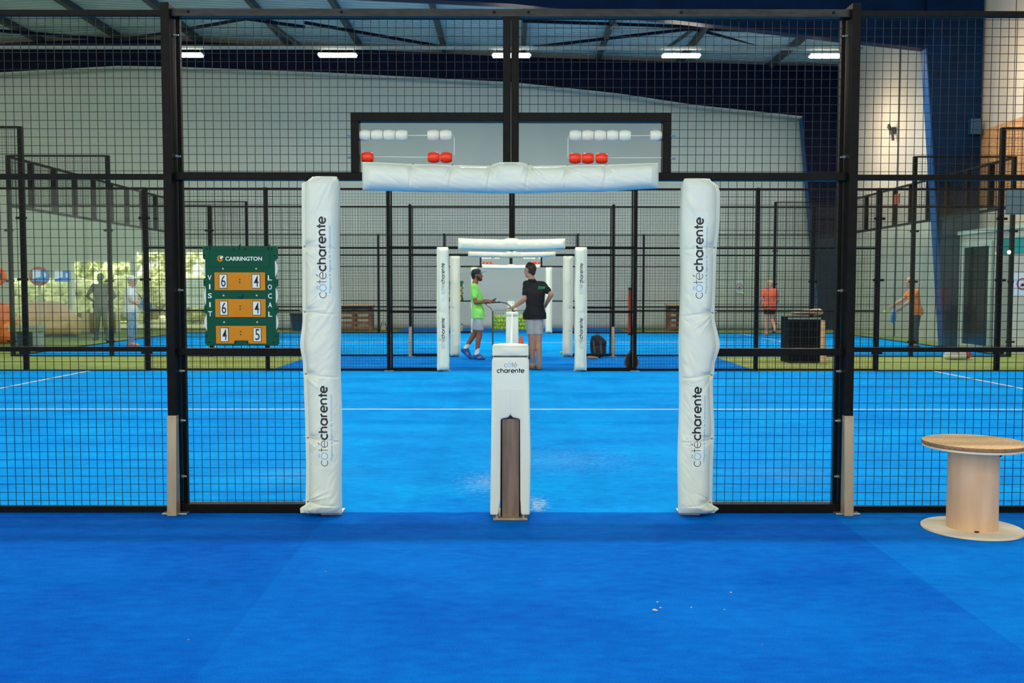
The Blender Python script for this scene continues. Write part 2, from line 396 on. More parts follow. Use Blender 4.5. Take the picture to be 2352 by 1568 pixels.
# ------------------------------------------------------------------ padded pillows
def interp(tab, x):
    if x <= tab[0][0]: return tab[0][1]
    for (a, va), (b, vb) in zip(tab, tab[1:]):
        if x <= b:
            t = (x-a)/(b-a); t = t*t*(3-2*t); return va + (vb-va)*t
    return tab[-1][1]
class Pad:
    """a foam pad: v runs along it, u across it; lo(v), hi(v) are the edges; the flap edge is lo (u=0)"""
    def __init__(s, v0, v1, lo, hi, yc, thick, ties, horiz=False, seed=0, flap=0.10, amp=1.0, flip=False, yoff=None):
        s.__dict__.update(locals()); s.rnd = random.Random(seed)
        s.folds = []
        for tv in ties:
            for k in range(8):
                s.folds.append((tv, s.rnd.uniform(-1.2, 0.75) if not horiz else s.rnd.uniform(-1, 1), s.rnd.uniform(0.05, 0.15)*amp, s.rnd.uniform(.55, 1.1), s.rnd.choice((1, 1, -1)), 0))
            if not horiz:
                for k in range(4):
                    s.folds.append((tv-.025, s.rnd.uniform(-.7, .7), s.rnd.uniform(0.03, 0.07), s.rnd.uniform(.3, .6), s.rnd.choice((1, -1)), 1))
    def front(s, u, v):
        lo, hi = s.lo(v), s.hi(v); w = hi-lo; s_ = u*abs(w)
        if u < s.flap: t = 0.006 + 0.014*(u/s.flap)
        else:
            q = (u-s.flap)/(1-s.flap); t = s.thick*(max(0.0, 1-abs(2*q-1.06)**3.2 if q > .5 else 1-abs(1-2*q)**2.6))**0.55 if q < .999 else 0.004
            t = max(t, 0.016*(1-q)+0.002)
        e0 = (v-s.v0)/0.05; e1 = (s.v1-v)/0.05; e = min(1, max(0.0, min(e0, e1)))
        t *= 0.25 + 0.75*math.sqrt(e)
        d = 0.0
        for (tv, ang, ln, a, sg, inn) in s.folds:
            dv = (v-tv)
            if abs(dv) > ln*1.5: continue
            s2 = abs(w)-s_ if inn else s_; r = math.hypot(s2, dv)
            if r > ln*1.5: continue
            th = math.atan2(dv, s2+0.004); k = (th-ang)*r/ (0.0032+0.026*r)
            d += sg*a*0.0080*s.amp*math.exp(-k*k)*min(1, r/0.03)*max(0, 1-r/(ln*1.5))
        for tv in s.ties:
            d -= 0.42*s.thick*math.exp(-((v-tv)/0.022)**2)*max(0, 1-u*1.9)
            d -= 0.05*s.thick*math.exp(-((v-tv+0.02*u)/0.006)**2)
        nn = noise.noise(Vector((u*3+s.seed, v*9, s.seed*3.1)))*0.0035*s.amp + abs(noise.noise(Vector((u*2+v*3.5, v*16-u*5, s.seed*1.7))))*0.006*s.amp
        edge = min(1, u/0.15)*min(1, (1-u)/0.06)
        return max(0.003, t + (d+nn)*edge*(1 if t > .02 else .3))
    def P(s, u, v, off=0.0):
        a = s.lo(v) + (s.hi(v)-s.lo(v))*u
        y = s.yc - s.front(u, v) - off
        return (v, y, a) if s.horiz else (a, y, v)
    def mesh(s, nu, nv):
        us = [0.5-0.5*math.cos(PI*i/nu) for i in range(nu+1)]
        us = [0.55*(i/nu)+0.45*us[i] for i in range(nu+1)]
        vs = []; fs = []
        for side in (0, 1):
            for j in range(nv+1):
                v = s.v0 + (s.v1-s.v0)*j/nv
                for i, u in enumerate(us):
                    p = s.P(u, v)
                    if side:
                        a = s.lo(v)+(s.hi(v)-s.lo(v))*u; y = s.yc + 0.8*s.front(u, v)
                        p = (v, y, a) if s.horiz else (a, y, v)
                    vs.append(p)
        W = nu+1; K = W*(nv+1)
        for j in range(nv):
            for i in range(nu):
                a = j*W+i; fs.append((a, a+1, a+1+W, a+W)); a += K; fs.append((a+W, a+1+W, a+1, a))
            for i in (0, nu):
                a = j*W+i; fs.append((a, a+W, a+W+K, a+K))
        for i in range(nu):
            for j in (0, nv):
                a = j*W+i; fs.append((a, a+1, a+1+K, a+K))
        return vs, fs

def logo_on(pad, parent, vbot, vtop, ubase, uh, mirror=False, tagline=True, off=0.0022, big=True):
    """vertical logo reading upwards on a standing pad; letters stand towards smaller x"""
    a, wa = logo_word('côté', 0.085); b, wb = logo_word('charente', 0.235)
    tot = wa + 0.10 + wb; k = (vtop-vbot)/tot
    for part, shift, col in ((a, 0.0, None), (b, wa+0.10, None)):
        groups = {}
        for ch, vs, fs in part: groups.setdefault('ink_cyan' if ch == 'ô' else 'ink_black', []).append((vs, fs))
        for mat, lst in groups.items():
            mb = MB()
            for vs, fs in lst:
                pts = []
                for v in vs:
                    vv = vbot + (v.x+shift)*k; dx = -v.y*k
                    lo, hi = pad.lo(vv), pad.hi(vv); x = ubase + dx; u = (x-lo)/(hi-lo)
                    pts.append(pad.P(min(.99, max(.01, u)), vv, off))
                mb.add(pts, fs)
            mb.build('lettering', mat, parent, fix=False)
    if tagline:
        L0 = vtop-vbot
        def fn(uu, vv):
            z = (vbot+vtop)/2 - 0.012 + uu; x = ubase + 0.022 - vv
            lo, hi = pad.lo(z), pad.hi(z)
            return pad.P(min(.99, max(.01, (x-lo)/(hi-lo))), z, off)
        place_font('Magazine & Agence de Communication', L0*0.82, 0.017, fn, 0, 'lettering', 'ink_pale_cyan', parent)

def standing_pad(cx, yc, z0, z1, side, ties, label, detail, logos=(), seed=0, grp=None, edge=None, name='post_pad', w=0.196):
    """side -1: flap to the left (outer) for the left pad, +1: flap to the right"""
    t = thing(name, label, 'post pad', (cx, yc, z0), 0, grp)
    inner = cx - side*w*0.5
    dflt = [(z0, .118), (z0+.03, .122), (z0+.07, .094), (z0+.3, .090), (z0+.62, .096), (z0+.8, .098), (z0+1.02, .118), (z0+1.2, .102), (z0+1.6, .102), (z1-.1, .104), (z1-.03, .094), (z1, .06)]
    tab = edge or dflt
    lo = lambda v: cx + side*interp(tab, v)
    hi = lambda v: inner - side*0.003*math.sin(v*9+seed) + side*max(0, (v-(z1-0.03)))*0.5
    p = Pad(z0, z1, lo, hi, yc, 0.085, ties, False, seed, flap=0.09, amp=1.0)
    vs, fs = p.mesh(*detail)
    mb = MB(); mb.add(vs, fs); mb.build('pad_cover', 'vinyl', t, smooth=True, fix=True)
    if detail[1] > 150:
        for tv in ties:
            x, y, z = p.P(0.075, tv); g = MB()
            g.lathe([(0.0035, -0.003), (0.007, -0.001), (0.007, 0.002), (0.003, 0.003)], (x, y-0.002, z), 'Y', 14); g.build('grommet', 'grommet', t, smooth=True)
            g = MB(); g.tube([(x, y-0.004, z), (x+side*0.012, y-0.006, z+0.004), (x+side*0.03, yc, z+0.005)], 0.0016, 6); g.build('zip_tie', 'tape_white', t)
        # sticker under the lettering
        for (vb, vt) in logos:
            mb = MB(); n = 60; ub = cx + side*0 - 0.052 if side < 0 else cx - 0.052
            base = (cx+0.034) if side < 0 else (cx+0.018)
            rows = []
            for j in range(n+1):
                z = vb-0.02+(vt-vb+0.05)*j/n
                for i in range(9):
                    x = base-0.052 + 0.084*i/8; l_, h_ = p.lo(z), p.hi(z); rows.append(p.P(min(.985, max(.015, (x-l_)/(h_-l_))), z, 0.001))
            mb.add(rows, [(j*9+i, j*9+i+1, j*9+i+10, j*9+i+9) for j in range(n) for i in range(8)])
            mb.build('sticker', 'sticker', t, smooth=True, fix=False)
            logo_on(p, t, vb, vt, base, 0.04)
    else:
        for (vb, vt) in logos:
            logo_on(p, t, vb, vt, cx+0.03, 0.04, tagline=False, off=0.003)
    return t

def lintel_pad(x0, x1, yc, ztop, zbot, tiesx, label, detail, seed=1, pinch=(), name='lintel_pad'):
    t = thing(name, label, 'padding', ((x0+x1)/2, yc, zbot))
    def lo(v):   # top edge (flap)
        s_ = interp([(x0, ztop), (x0+.35, ztop-.012), (x0+.72, ztop-.022), ((x0+x1)/2-.05, ztop), ((x0+x1)/2+.05, ztop), (x1-.72, ztop-.022), (x1-.35, ztop-.014), (x1, ztop-.004)], v)
        return s_
    def hi(v):
        return interp([(x0, zbot+.016), (x0+.4, zbot+.006), ((x0+x1)/2, zbot), (x1-.4, zbot+.008), (x1, zbot+.028)], v)
    p = Pad(x0, x1, lo, hi, yc, 0.085, tiesx, True, seed, flap=0.05, amp=0.75)
    for px in pinch:
        for k in range(10):
            p.folds.append((px, p.rnd.uniform(-1.0, 1.0), p.rnd.uniform(.05, .13), p.rnd.uniform(.7, 1.2), p.rnd.choice((1, -1)), 0))
    vs, fs = p.mesh(*detail); mb = MB(); mb.add(vs, fs); mb.build('pad_cover', 'vinyl', t, smooth=True)
    if detail[1] > 150:
        for tv in tiesx:
            x, y, z = p.P(0.02, tv); g = MB(); g.lathe([(0.003, -0.003), (0.006, 0), (0.003, 0.003)], (x, y-0.002, z+.003), 'Y', 12); g.build('grommet', 'grommet', t, smooth=True)
    return t

# ------------------------------------------------------------------ fences
def wires(name, rects, y, parent, pitch=0.0497, r=0.0018, xo=0.0, zo=0.0, axis='x'):
    """welded wire grid; rects are (a0,a1,z0,z1) along x (or y for axis='y')"""
    mb = MB()
    for (a0, a1, z0, z1) in rects:
        k = math.ceil((a0-xo)/pitch)
        while xo+k*pitch < a1:
            a = xo+k*pitch
            if axis == 'x': mb.box(a-r, a+r, y-r, y+r, z0, z1)
            else: mb.box(y-r, y+r, a-r, a+r, z0, z1)
            k += 1
        k = math.ceil((z0-zo)/pitch)
        while zo+k*pitch < z1:
            z = zo+k*pitch
            if axis == 'x': mb.box(a0, a1, y+r, y+3*r, z-r, z+r)
            else: mb.box(y+r, y+3*r, a0, a1, z-r, z+r)
            k += 1
    return mb.build(name, 'wire', parent, fix=False)

def abacus(parent_label, x_out, x_in, y, z1, z2, whites, reds, sgn, name='abacus_scorer', group=None, hi=True):
    """rods run from the frame (x_out) towards the middle (x_in)"""
    t = thing(name, parent_label, 'score counter', (x_out, y, z2), 0, group)
    mb = MB(); n = 8
    mb.tube([(x_out, y, z1), (x_in-0*sgn, y, z1), (x_in+sgn*0.006, y, z1-.012), (x_in+sgn*.006, y, z2+.012), (x_in, y, z2), (x_out, y, z2+0.004)], 0.0028, n)
    mb.build('rod', 'zinc' if not hi else 'tape_white', t, smooth=True)
    if hi:
        for z in (z1, z2):
            b = MB(); b.disc((x_out-sgn*0.065, y, z), 0.006, 0.03, 'X', 8); b.build('rod_nut', 'zinc', t)
    prof = [(0.012, -.0355), (0.0235, -.0345), (0.0285, -.028), (0.0325, -.012), (0.0335, 0), (0.0325, .012), (0.0285, .028), (0.0235, .0345), (0.012, .0355)]
    for xs, z, mat in ((whites, z1, 'bead_white'), (reds, z2, 'bead_red')):
        for x in xs:
            b = MB(); b.lathe(prof, (x, y, z), 'X', 24 if hi else 10); b.build('bead', mat, t, smooth=True)
    return t

def clamp_bolt(parent, x, y, z, s):
    b = MB(); b.disc((x, y, z), 0.011, 0.014, 'X', 10); b.disc((x+s*0.012, y, z), 0.006, 0.02, 'X', 8); b.build('bolt', 'zinc', parent, smooth=True)

def centre_bay(Y, cx, out, label, has_box, near=False):
    """the 4 m bay with the walk-through; out=-1: outside faces the camera"""
    t = thing('gate_fence', label, 'fence', (cx, Y, 0))
    px = 2.02; D = 0.075; ya, yb = (Y, Y+D)
    ym = Y+D*0.72
    for s in (-1, 1):
        x = cx+s*px
        m = MB(); m.box(x-.025, x+.025, Y-.045, Y+D, 0.0, 3.022); post = m.build('post', 'black_steel', t, bevel=0.003)
        m = MB(); yy = (Y-.05, Y-.008) if out < 0 else (Y+D-.04, Y+D+.008)
        zc = 0.60
        pts = [(yy[0]-.03 if out < 0 else yy[1]+.03, 0.0), (yy[0] if out < 0 else yy[1], zc)]
        m.add([(x-.028, yy[1], 0.002), (x+.028, yy[1], .002), (x+.028, yy[1], zc), (x-.028, yy[1], zc), (x-.028, pts[0][0], .002), (x+.028, pts[0][0], .002), (x+.028, pts[1][0], zc), (x-.028, pts[1][0], zc)] if out < 0 else
              [(x-.028, yy[0], 0.002), (x+.028, yy[0], .002), (x+.028, yy[0], zc), (x-.028, yy[0], zc), (x-.028, pts[0][0], .002), (x+.028, pts[0][0], .002), (x+.028, pts[1][0], zc), (x-.028, pts[1][0], zc)],
              [(0,1,2,3),(4,5,6,7),(0,1,5,4),(1,2,6,5),(2,3,7,6),(3,0,4,7)])
        m.build('cover_plate', 'cover_plate', t, bevel=0.002)
        m = MB(); m.box(x-.07, x+.08, Y-.05, Y+.09, 0.002, 0.012); m.build('base_plate', 'zinc', t, bevel=0.002)
        xi = x - s*0.045
        m = MB(); m.box(xi-.012, xi+.012, ym-.01, ym+.025, 0.02, 2.99); m.build('panel_stile', 'black_steel', t, bevel=0.002)
        if near:
            for zz in (2.85, 2.14, 1.345, 0.86, 0.56, 0.22): clamp_bolt(t, x-s*0.034, Y+.03, zz, -s)
    def rail(x0, x1, z0, z1, nm='rail', mt='black_steel'):
        m = MB(); m.box(x0, x1, ya, yb, z0, z1); return m.build(nm, mt, t, bevel=0.002)
    L, R = cx-px+.025, cx+px-.025
    rail(L, R, 2.953, 2.998, 'rail', 'worn_black')
    rail(L, R, 2.0, 2.045)
    rail(L, cx-1.10, 0.957, 0.998); rail(cx+1.10, R, 0.957, 0.998)
    rail(L, cx-1.10, 0.006, 0.056, 'kick_rail'); rail(cx+1.10, R, 0.006, 0.056, 'kick_rail')
    for s in (-1, 1):
        m = MB(); x = cx+s*1.075; m.box(x-.025, x+.025, ya, yb, 0, 2.0); m.build('gate_post', 'black_steel', t, bevel=0.002)
        m = MB(); m.box(x-.06, x+.06, Y-.05, Y+.1, 0.002, 0.01); m.build('base_plate', 'zinc', t)
    m = MB(); m.box(cx-.047, cx-.001, ya, yb, 2.045, 2.953); m.box(cx+.001, cx+.047, ya, yb, 2.045, 2.953); m.build('hanging_post', 'black_steel', t, bevel=0.002)
    il, ir = cx-px+.045, cx+px-.045
    gx = cx-1.09; rects = [(il, gx, .05, .96), (il, gx, .99, 2.0), (cx+1.09, ir, .05, .96), (cx+1.09, ir, .99, 2.0)]
    if has_box:
        bx = 0.948; bz = 2.395
        for s in (-1, 1):
            m = MB(); x = cx+s*(bx-.024); m.box(x-.024, x+.024, ya, yb, 2.045, bz-.05); m.build('window_stile', 'black_steel', t, bevel=0.002)
        rail(cx-bx, cx-.047, bz-.05, bz, 'window_rail'); rail(cx+.047, cx+bx, bz-.05, bz, 'window_rail')
        rects += [(il, cx-bx, 2.045, bz-.0), (cx+bx, ir, 2.045, bz), (il, cx-.04, bz, 2.955), (cx+.04, ir, bz, 2.955)]
    else:
        rects += [(il, cx-.04, 2.045, 2.955), (cx+.04, ir, 2.045, 2.955)]
    wires('mesh_panel', rects, ym, t, xo=cx+0.013, zo=0.019, r=0.00145 if near else 0.0017)
    if near:
        for pxx in (432, 784, 1135, 1214, 1565, 1915):
            x = at(pxx, 23, Y).x; m = MB(); m.disc((x, Y-.0005, 2.978), 0.0095, 0.003, 'Y', 16); m.build('bolt_hole', 'dark_hole', t)
    return t

def wing(Y, x0, x1, posts, label, near=False, group=None, out=-1):
    t = thing('mesh_fence', label, 'fence', ((x0+x1)/2, Y, 0), 0, group)
    ya, yb = Y+.01, Y+.05
    for (z0, z1, nm) in ((2.96, 2.992, 'rail'), (2.003, 2.035, 'rail'), (.978, 1.006, 'rail'), (.006, .04, 'kick_rail')):
        m = MB(); m.box(x0, x1, ya, yb, z0, z1); m.build(nm, 'black_steel', t, bevel=0.0015)
    for x in posts:
        m = MB(); m.box(x-.03, x+.03, Y-.01, Y+.07, 0, 3.0); m.build('post', 'black_steel', t, bevel=0.003)
    wires('mesh_panel', [(x0, x1, .04, 2.96)], Y+.045, t, xo=x0+.012, zo=.019, r=0.00145 if Y < 8 else 0.0017)
    return t

def glass_end(Y, s, label, step=True):
    """glass part of a court's long side, x from 6 to 10 on side s"""
    t = thing('glass_fence', label, 'glass fence', (s*8, Y, 0))
    for x in (6.0, 8.0, 9.97):
        m = MB(); h = 3.0 if x == 6 else 3.98; m.box(s*x-.035, s*x+.035, Y, Y+.08, 0, h); m.build('post', 'black_steel', t, bevel=0.003)
    for a, b in ((6.04, 7.96), (8.04, 9.93)):
        xa, xb = sorted((s*a, s*b)); m = MB(); m.box(xa, xb, Y+.034, Y+.044, .02, 2.96); m.build('glass_pane', 'court_glass', t)
        m = MB(); m.box(xa, xb, Y+.015, Y+.06, 2.965, 3.0); m.build('rail', 'black_steel', t)
        m = MB(); m.box(xa, xb, Y+.015, Y+.06, 0.0, .02); m.build('kick_rail', 'black_steel', t)
    for x in (6.0, 8.0, 9.97):
        for z in (.3, 1.5, 2.5):
            m = MB(); m.box(s*x-.09, s*x+.09, Y-.012, Y+.0, z-.02, z+.02); m.build('clamp', 'black_steel', t)
    xa, xb = sorted((s*8.03, s*9.93)); m = MB(); m.box(xa, xb, Y+.015, Y+.06, 3.955, 3.985); m.build('rail', 'black_steel', t)
    wires('mesh_panel', [(xa, xb, 3.0, 3.96)], Y+.04, t)
    return t

def end_wall(s, y0, y1, label):
    t = thing('glass_end_wall', label, 'glass fence', (s*10, (y0+y1)/2, 0)); n = 5
    xs = s*10.0
    for i in range(n):
        a = y0+.1+(y1-y0-.2)*i/n; b = y0+.1+(y1-y0-.2)*(i+1)/n
        m = MB(); m.box(xs-.005, xs+.005, a+.006, b-.006, .02, 2.96); m.build('glass_pane', 'court_glass', t)
    m = MB(); m.box(xs-.03, xs+.03, y0+.08, y1-.02, 2.965, 3.02); m.build('rail', 'black_steel', t)
    m = MB(); m.box(xs-.03, xs+.03, y0+.08, y1-.02, 3.94, 3.985); m.build('rail', 'black_steel', t)
    m = MB(); m.box(xs-.03, xs+.03, y0+.08, y1-.02, 0, .02); m.build('kick_rail', 'black_steel', t)
    for i in range(1, 10):
        y = y0+(y1-y0)*i/10; m = MB(); m.box(xs-.05, xs+.05, y-.04, y+.04, 3.02, 3.94); m.build('mesh_post', 'black_steel', t)
    wires('mesh_panel', [(y0+.08, y1-.05, 3.02, 3.94)], xs+.03, t, axis='y')
    return t

Y1, Y2, Y3, Y4 = 5.76, 15.81, 19.22, 29.27
# ================================================================== SETTING
def plane(name, x0, x1, y0, y1, z, mat):
    mb = MB(); mb.add([(x0, y0, z), (x1, y0, z), (x1, y1, z), (x0, y1, z)], [(0, 1, 2, 3)])
    return struct(mb.build(name, mat, fix=False))
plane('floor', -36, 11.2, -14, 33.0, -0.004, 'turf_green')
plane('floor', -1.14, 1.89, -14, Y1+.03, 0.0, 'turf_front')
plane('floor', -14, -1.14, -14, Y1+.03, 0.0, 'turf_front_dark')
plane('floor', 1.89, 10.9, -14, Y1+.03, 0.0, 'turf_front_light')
def court_floor(y0, y1):
    f = plane('floor', -10, 10, y0+.03, y1+.03, 0.0, 'turf_court')
    ym = (y0+y1)/2
    for (xa, xb, ya, yb) in ((-6.98, 6.98, ym-.027, ym+.027), (-6.98, -6.93, y0+.08, y1), (6.93, 6.98, y0+.08, y1)):
        mb = MB(); mb.add([(xa, ya, .002), (xb, ya, .002), (xb, yb, .002), (xa, yb, .002)], [(0, 1, 2, 3)]); mb.build('court_line', 'tape_white', f, fix=False)
court_floor(Y1, Y2); court_floor(Y3, Y4)
plane('floor', -4.03, 4.05, Y2+.03, Y3+.03, 0.0, 'turf_walk')
plane('floor', -3.6, 3.6, Y4+.03, 33.0, 0.0, 'turf_walk')
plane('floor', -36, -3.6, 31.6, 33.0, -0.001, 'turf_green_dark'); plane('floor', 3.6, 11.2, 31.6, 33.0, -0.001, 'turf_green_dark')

YW = 33.0
# back wall with three door openings on the left
ops = [(-12.85, -10.25, 2.62), (-15.0, -12.95, 2.28), (-17.1, -15.1, 1.72)]
mb = MB()
def wbox(x0, x1, z0, z1): mb.box(x0, x1, YW, YW+.25, z0, z1)
wbox(-10.25, 11.3, 0, 10); wbox(-36, -17.1, 0, 10); wbox(-17.1, -10.25, 2.62, 10)
wbox(-15.0, -12.95, 2.28, 2.62); wbox(-12.95, -12.85, 0, 2.62); wbox(-17.1, -15.0, 1.72, 2.62); wbox(-15.1, -15.0, 0, 1.72)
struct(mb.build('wall_back', 'wall_clad'))
for i, (a, b, h) in enumerate(ops):
    mb = MB(); mb.box(a-.04, a+.02, YW-.03, YW+.02, 0, h); mb.box(b-.02, b+.04, YW-.03, YW+.02, 0, h); mb.box(a, b, YW-.03, YW+.02, h-.03, h+.04)
    struct(mb.build('window_%d' % (i+1), 'white_frame'))
# right side wall: sheet cladding, joints, OSB lined club room
mb = MB(); mb.box(11.0, 11.25, 22.9, 33.2, 0, 10); mb.box(11.0, 11.25, -14, 22.9, 5.06, 10); struct(mb.build('wall_right', 'wall_side'))
mb = MB(); mb.box(10.985, 10.998, 27.55, 27.63, 0, 9.4); struct(mb.build('trim_1', 'purlin'))
mb = MB(); mb.box(10.97, 11.24, -14, 23.15, 3.25, 5.05); struct(mb.build('wall_right', 'osb'))
mb = MB(); mb.box(10.98, 11.24, 22.5, 23.15, 0, 3.25); mb.box(10.96, 11.24, -14, 22.5, 2.62, 3.25); mb.box(10.45, 11.24, -14, 20.93, 0, 2.62); mb.box(10.45, 11.24, 22.37, 22.52, 0, 2.62); mb.box(10.45, 11.24, 20.93, 22.37, 2.42, 2.62); mb.box(11.1, 11.24, 20.93, 22.37, 0, 2.42); struct(mb.build('wall_right', 'wall_side'))
mb = MB(); mb.box(10.40, 10.47, -14, 22.54, 2.60, 2.69); struct(mb.build('trim_2', 'white_frame'))
# glazed door in the club room wall
d1 = thing('door_1', 'white framed glass door', 'door', (10.44, 21.65, 0)); del d1['label']; del d1['category']; struct(d1)
dy0, dy1 = 20.95, 22.36
mb = MB(); mb.box(10.41, 10.48, dy0, dy0+.12, 0, 2.42); mb.box(10.41, 10.48, dy1-.12, dy1, 0, 2.42); mb.box(10.41, 10.48, dy0+.12, dy1-.12, 2.30, 2.42); mb.box(10.41, 10.48, dy0+.12, dy1-.12, 0, .10)
mb.build('door_frame', 'white_frame', d1, bevel=.004)
mb = MB(); mb.box(10.44, 10.45, dy0+.12, dy1-.12, .1, 2.30); mb.build('glass_pane', 'door_glass', d1)
mb = MB(); mb.box(10.95, 11.05, dy0+.05, dy1-.05, .02, 2.38); mb.build('dark_lining', 'dark_room', d1)  # the room's dimness put into a dark sheet behind the door glass

# ceiling
def roof_z(x): return 9.25 - 0.045*x if x > -13 else 9.25+.585 + 0.045*(x+13)
mb = MB(); xs = [-36, -13, 11.3]
vs = []
for x in xs:
    for y in (-4.5, YW+.2): vs += [(x, y, roof_z(x)), (x, y, roof_z(x)+.12)]  # roof cut short behind the camera so more sky light reaches the fence
mb.add(vs, [(0, 2, 6, 4), (4, 6, 10, 8), (1, 5, 7, 3), (5, 9, 11, 7), (0, 1, 3, 2), (8, 10, 11, 9), (0, 4, 5, 1), (4, 8, 9, 5), (2, 3, 7, 6), (6, 7, 11, 10)])
struct(mb.build('ceiling', 'roof_sheet'))
mb = MB()
mb.add([(-36, YW-.14, 8.6), (-13, YW-.14, 9.5), (11, YW-.14, 8.6), (11, YW-.14, 8.9), (-13, YW-.14, 9.83), (-36, YW-.14, 8.8)] + [(-36, YW-.02, 8.6), (-13, YW-.02, 9.5), (11, YW-.02, 8.6), (11, YW-.02, 8.9), (-13, YW-.02, 9.83), (-36, YW-.02, 8.8)],
       [(0, 1, 4, 5), (1, 2, 3, 4), (6, 11, 10, 7), (7, 10, 9, 8), (0, 6, 7, 1), (1, 7, 8, 2), (5, 4, 10, 11), (4, 3, 9, 10)])
pm('eave_beige', (0.30, 0.25, 0.21), 0.7); struct(mb.build('trim_3', 'eave_beige'))
# purlins seen along the roof slope
for x in (-15.7, -13.1, -10.4, -7.4, -5.0, -2.2, 0.4, 2.9, 5.6, 8.6):
    z = roof_z(x)-.11; mb = MB(); w_ = .14 if x > -9 else .2
    mb.box(x-w_/2, x+w_/2, -4.4, YW-.2, z-.09, z+.10)
    simple('roof_purlin', mb, 'purlin', 'dark steel purlin running under the corrugated roof sheets', 'roof beam', 'roof purlins under the corrugated sheets', fix=True)

# portal frames
prof_far = [(-34, 7.65), (-16.7, 8.42), (-12.9, 8.63), (-11, 8.60), (-6, 8.42), (0, 8.12), (3.5, 7.76), (6.1, 7.38), (9.62, 7.02)]
def portal(Y, bot, top, mat, flange_m, label, colx=(9.62, 10.85), zb=0.52, fl=0.30):
    t = thing('portal_frame', label, 'steel frame', (8, Y, 0))
    mb = MB(); n = len(bot)
    vs = [(x, Y-.03, z) for x, z in bot] + [(x, Y+.03, z) for x, z in bot] + [(x, Y-.03, top(x)) for x, z in bot] + [(x, Y+.03, top(x)) for x, z in bot]
    fs = []
    for i in range(n-1):
        fs += [(i, i+1, 2*n+i+1, 2*n+i), (n+i+1, n+i, 3*n+i, 3*n+i+1), (i+1, i, n+i, n+i+1), (2*n+i, 2*n+i+1, 3*n+i+1, 3*n+i)]
    mb.add(vs, fs); mb.build('rafter', mat, t)
    mb = MB()
    for (xa, za), (xb, zb_) in zip(bot, bot[1:]):
        mb.bar((xa, Y, za), (xb, Y, zb_), fl, .045, up=(0, 0, 1))
    mb.build('bottom_flange', flange_m, t)
    x0, x1 = colx; xt = x1
    mb = MB(); xb = x1-zb
    mb.poly([(x0, 7.0), (xb, 0), (x1, 0), (x1, top(x1)), (x0, top(x0))], Y-.12, Y+.12)
    mb.build('column', mat, t)
    mb = MB(); mb.bar((x0-.01, Y, 7.0), (xb-.01, Y, 0), .30, .03, up=(1, 0, 0)); mb.build('column_flange', 'blue_flange', t)
    return t
portal(32.3, prof_far, lambda x: roof_z(x)-.25 if x < 0 else 9.0 - 0.03*x, 'navy', 'flange_pale', 'far dark blue steel frame with tapered column in front of the back wall')
prof_near = [(-34, 7.4), (-12.9, 8.5), (-6, 8.20), (0, 7.93), (3.8, 7.56), (7.7, 7.13), (9.6, 6.93)]
portal(22.75, prof_near, lambda x: roof_z(x)-.22, 'blue_steel', 'blue_steel', 'nearer wide blue steel frame with tapered column beside the wood lined wall', colx=(9.6, 10.92), zb=.72)

# crossed roof bracing
def roofpt(px, py, z=9.0):
    d = ray(px, py); t = (z-CAM_H)/d.z; return Vector((CAM_X+d.x*t, d.y*t, z))
for i, (a, b) in enumerate((((-10, 70), (275, 92)), ((275, 92), (420, 70)), ((412, 70), (565, 43)), ((565, 43), (700, 62)), ((700, 52), (1010, 106)), ((1225, 108), (1590, 66)), ((1200, 48), (1600, 62)), ((1590, 66), (1850, 128)), ((1590, 66), (1830, 74)))):
    mb = MB(); mb.tube([roofpt(*a, 8.95), roofpt(*b, 8.95)], .05, 8)
    simple('roof_brace', mb, 'navy', 'thin dark blue diagonal brace under the roof between the frames', 'roof brace', 'diagonal roof braces', fix=True, smooth=True)
for i, (a, b) in enumerate((((1592, 66), (1530, 112)), ((1610, 72), (1572, 112)), ((605, 43), (690, 105)))):
    mb = MB(); mb.bar(roofpt(*a, 9.0), roofpt(*b, 9.0), .09, .09)
    simple('roof_strut', mb, 'purlin', 'short dark strut beside the diagonal roof braces', 'roof brace', 'short roof struts', fix=True)
# light tray and linear lamps
mb = MB(); mb.box(-12.8, 8.7, 24.16, 24.28, 7.27, 7.33)
simple('cable_tray', mb, 'flange_grey', 'long pale cable tray crossing the hall above the lamps', 'cable tray', fix=True, loc=(0, 24.2, 7.27))
ORD = {-8: 'leftmost', -4: 'second from left', 0: 'middle one', 4: 'second from right', 8: 'rightmost'}
for (x, yy) in LAMP_POS:
    z = 7.13 if yy == 24.2 else 7.4
    t = thing('linear_lamp', {24.2: ORD.get(round(x), '') + ' of the five glowing strip lamps hanging under the pale cable tray', 6.7: 'strip lamp high above the near side of the near court', 14.8: 'strip lamp high above the far side of the near court', -2.5: 'strip lamp above the front walkway'}.get(yy), 'lamp', (x, yy, z), 0, {24.2: 'strip lamps under the cable tray', 6.7: 'strip lamps on the near side of the near court', 14.8: 'strip lamps on the far side of the near court', -2.5: 'strip lamps over the front walkway'}[yy])
    mb = MB(); mb.box(x-.49, x+.49, yy-.07, yy+.07, z-.02, z+.03); mb.build('housing', 'lamp_body', t, bevel=.006)
    mb = MB(); mb.box(x-.455, x+.455, yy-.085, yy+.085, z-.05, z+.018); mb.build('diffuser', 'lamp_glow', t, bevel=.01)
    for s in (-.4, .4):
        mb = MB(); top = 7.28 if yy == 24.2 else roof_z(x)
        mb.tube([(x+s, yy, z+.03), (x+s, yy, top)], .006, 6); mb.build('hanger', 'zinc', t)
